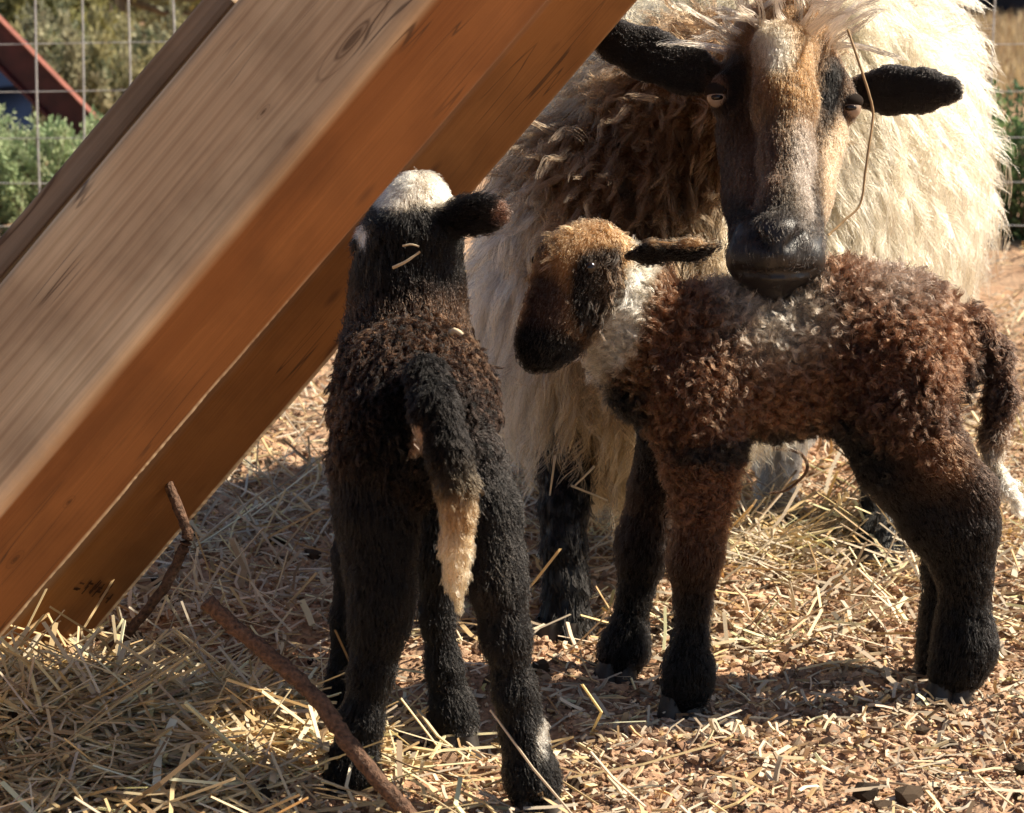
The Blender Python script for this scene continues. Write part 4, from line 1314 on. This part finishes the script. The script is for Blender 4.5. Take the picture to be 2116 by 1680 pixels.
yel = [(.38, .36, .16), (.46, .42, .18), (.28, .29, .15), (.24, .25, .15)]
olv = [(.26, .27, .17), (.32, .32, .2), (.2, .21, .14), (.36, .34, .22)]
tree("tree", -1.35, 8.2, 1.2, .5, .5, 26000, .022, yel, "yellow-green shrubby tree directly behind the red steel beam")
tree("tree", -2.1, 9.0, 1.3, .6, .5, 22000, .025, olv, "dull olive shrubby tree behind the fence at the photo's edge")
tree("tree", -.95, 9.2, 1.2, .5, .45, 22000, .025, olv, "grey-olive shrubby tree glimpsed above the plank end")
tree("tree", -1.75, 12, 2.2, 1.0, .9, 22000, .045, yel, "large yellowing tree farthest back behind the red steel beam")

M_blue = plain_mat("dark_blue", (.004, .009, .025), .8, spec=.04, var=.2, scale=12)
u = np.linspace(0, 2 * np.pi, 40, endpoint=False)
bprof = np.array([(.0, .0), (.26, 0), (.28, .03), (.285, .28), (.295, .29), (.295, .31), (.285, .32), (.285, .58), (.295, .59), (.295, .61), (.285, .62), (.28, .86), (.26, .89), (0, .89)])
bv = np.stack([np.stack([r_ * np.cos(u), r_ * np.sin(u), np.full(40, z_)], 1) for r_, z_ in bprof], 0).reshape(-1, 3)
bi = (np.arange(len(bprof) - 1)[:, None] * 40 + np.arange(40)[None]).ravel(); bj = (np.arange(len(bprof) - 1)[:, None] * 40 + (np.arange(40)[None] + 1) % 40).ravel()
bo = link("blue_standin", fast_mesh("blue_standin", bv, np.stack([bi, bj, bj + 40, bi + 40], 1)), None, M_blue)  # drum shape added to stand in for bluish shaded distance
bo.scale = (.9, .9, P(30, 88, 6.3)[2] / .89)
bo.location = (P(66, 160, 6.55)[0] - .265, 6.55, 0)
tag(bo, "dark blue stand-in for shaded distance under the red steel beam behind the bushes", "blue_standin")

# dry grass and low shed far right
gxs = rng.uniform(1.2, 3.2, 9000); gys = rng.uniform(8.6, 14, 9000)
hts = rng.uniform(.03, .12, 9000)
bx = np.stack([gxs, gys, gheight(gxs, gys)], 1)
lean = rng.normal(size=(9000, 2)) * .25
tip = bx + np.stack([lean[:, 0] * hts, lean[:, 1] * hts, hts], 1)
sdv = np.stack([np.full(9000, .006), rng.normal(size=9000) * .004, np.zeros(9000)], 1)
v = np.stack([bx - sdv, bx + sdv, (bx + tip) / 2 + sdv * .7, tip], 1).reshape(-1, 3)
cg = np.array([(.46, .36, .2), (.38, .27, .16), (.52, .43, .28)])[rng.integers(0, 3, 9000)] * (1 + .15 * rng.normal(size=(9000, 1)))
tag(link("dry_grass", fast_mesh("dry_grass", v, np.arange(36000).reshape(-1, 4), np.repeat(cg, 4, 0), smooth=False), None, M_leaf), kind="stuff")
M_shed = plain_mat("dark_boards", (.03, .026, .03), .8, var=.3, scale=8)
sr = empty("shed", (4.4, 15.5, 0), "dark low shed standing beyond the dry grass", "shed")
sx0, sx1, sy0, sy1, sz = 3.0, 6.0, 15.2, 17.5, 1.7
bar("wall", np.array([sx0, sy0, sz / 2]), np.array([sx1, sy0, sz / 2]), np.array([0, 0, 1.]), sz, .08, M_shed, sr)
bar("wall", np.array([sx0, sy1, sz / 2]), np.array([sx1, sy1, sz / 2]), np.array([0, 0, 1.]), sz, .08, M_shed, sr)
bar("wall", np.array([sx0 - .05, sy0 + .05, sz / 2]), np.array([sx0 - .05, sy1, sz / 2]), np.array([0, 0, 1.]), sz, .08, M_shed, sr)
bar("wall", np.array([sx1 + .05, sy0 + .05, sz / 2]), np.array([sx1 + .05, sy1, sz / 2]), np.array([0, 0, 1.]), sz, .08, M_shed, sr)
bar("roof", np.array([sx0 - .2, (sy0 + sy1) / 2, sz + .06]), np.array([sx1 + .2, (sy0 + sy1) / 2, sz + .06]), np.array([0, 0, 1.]), .08, 2.9, M_shed, sr)
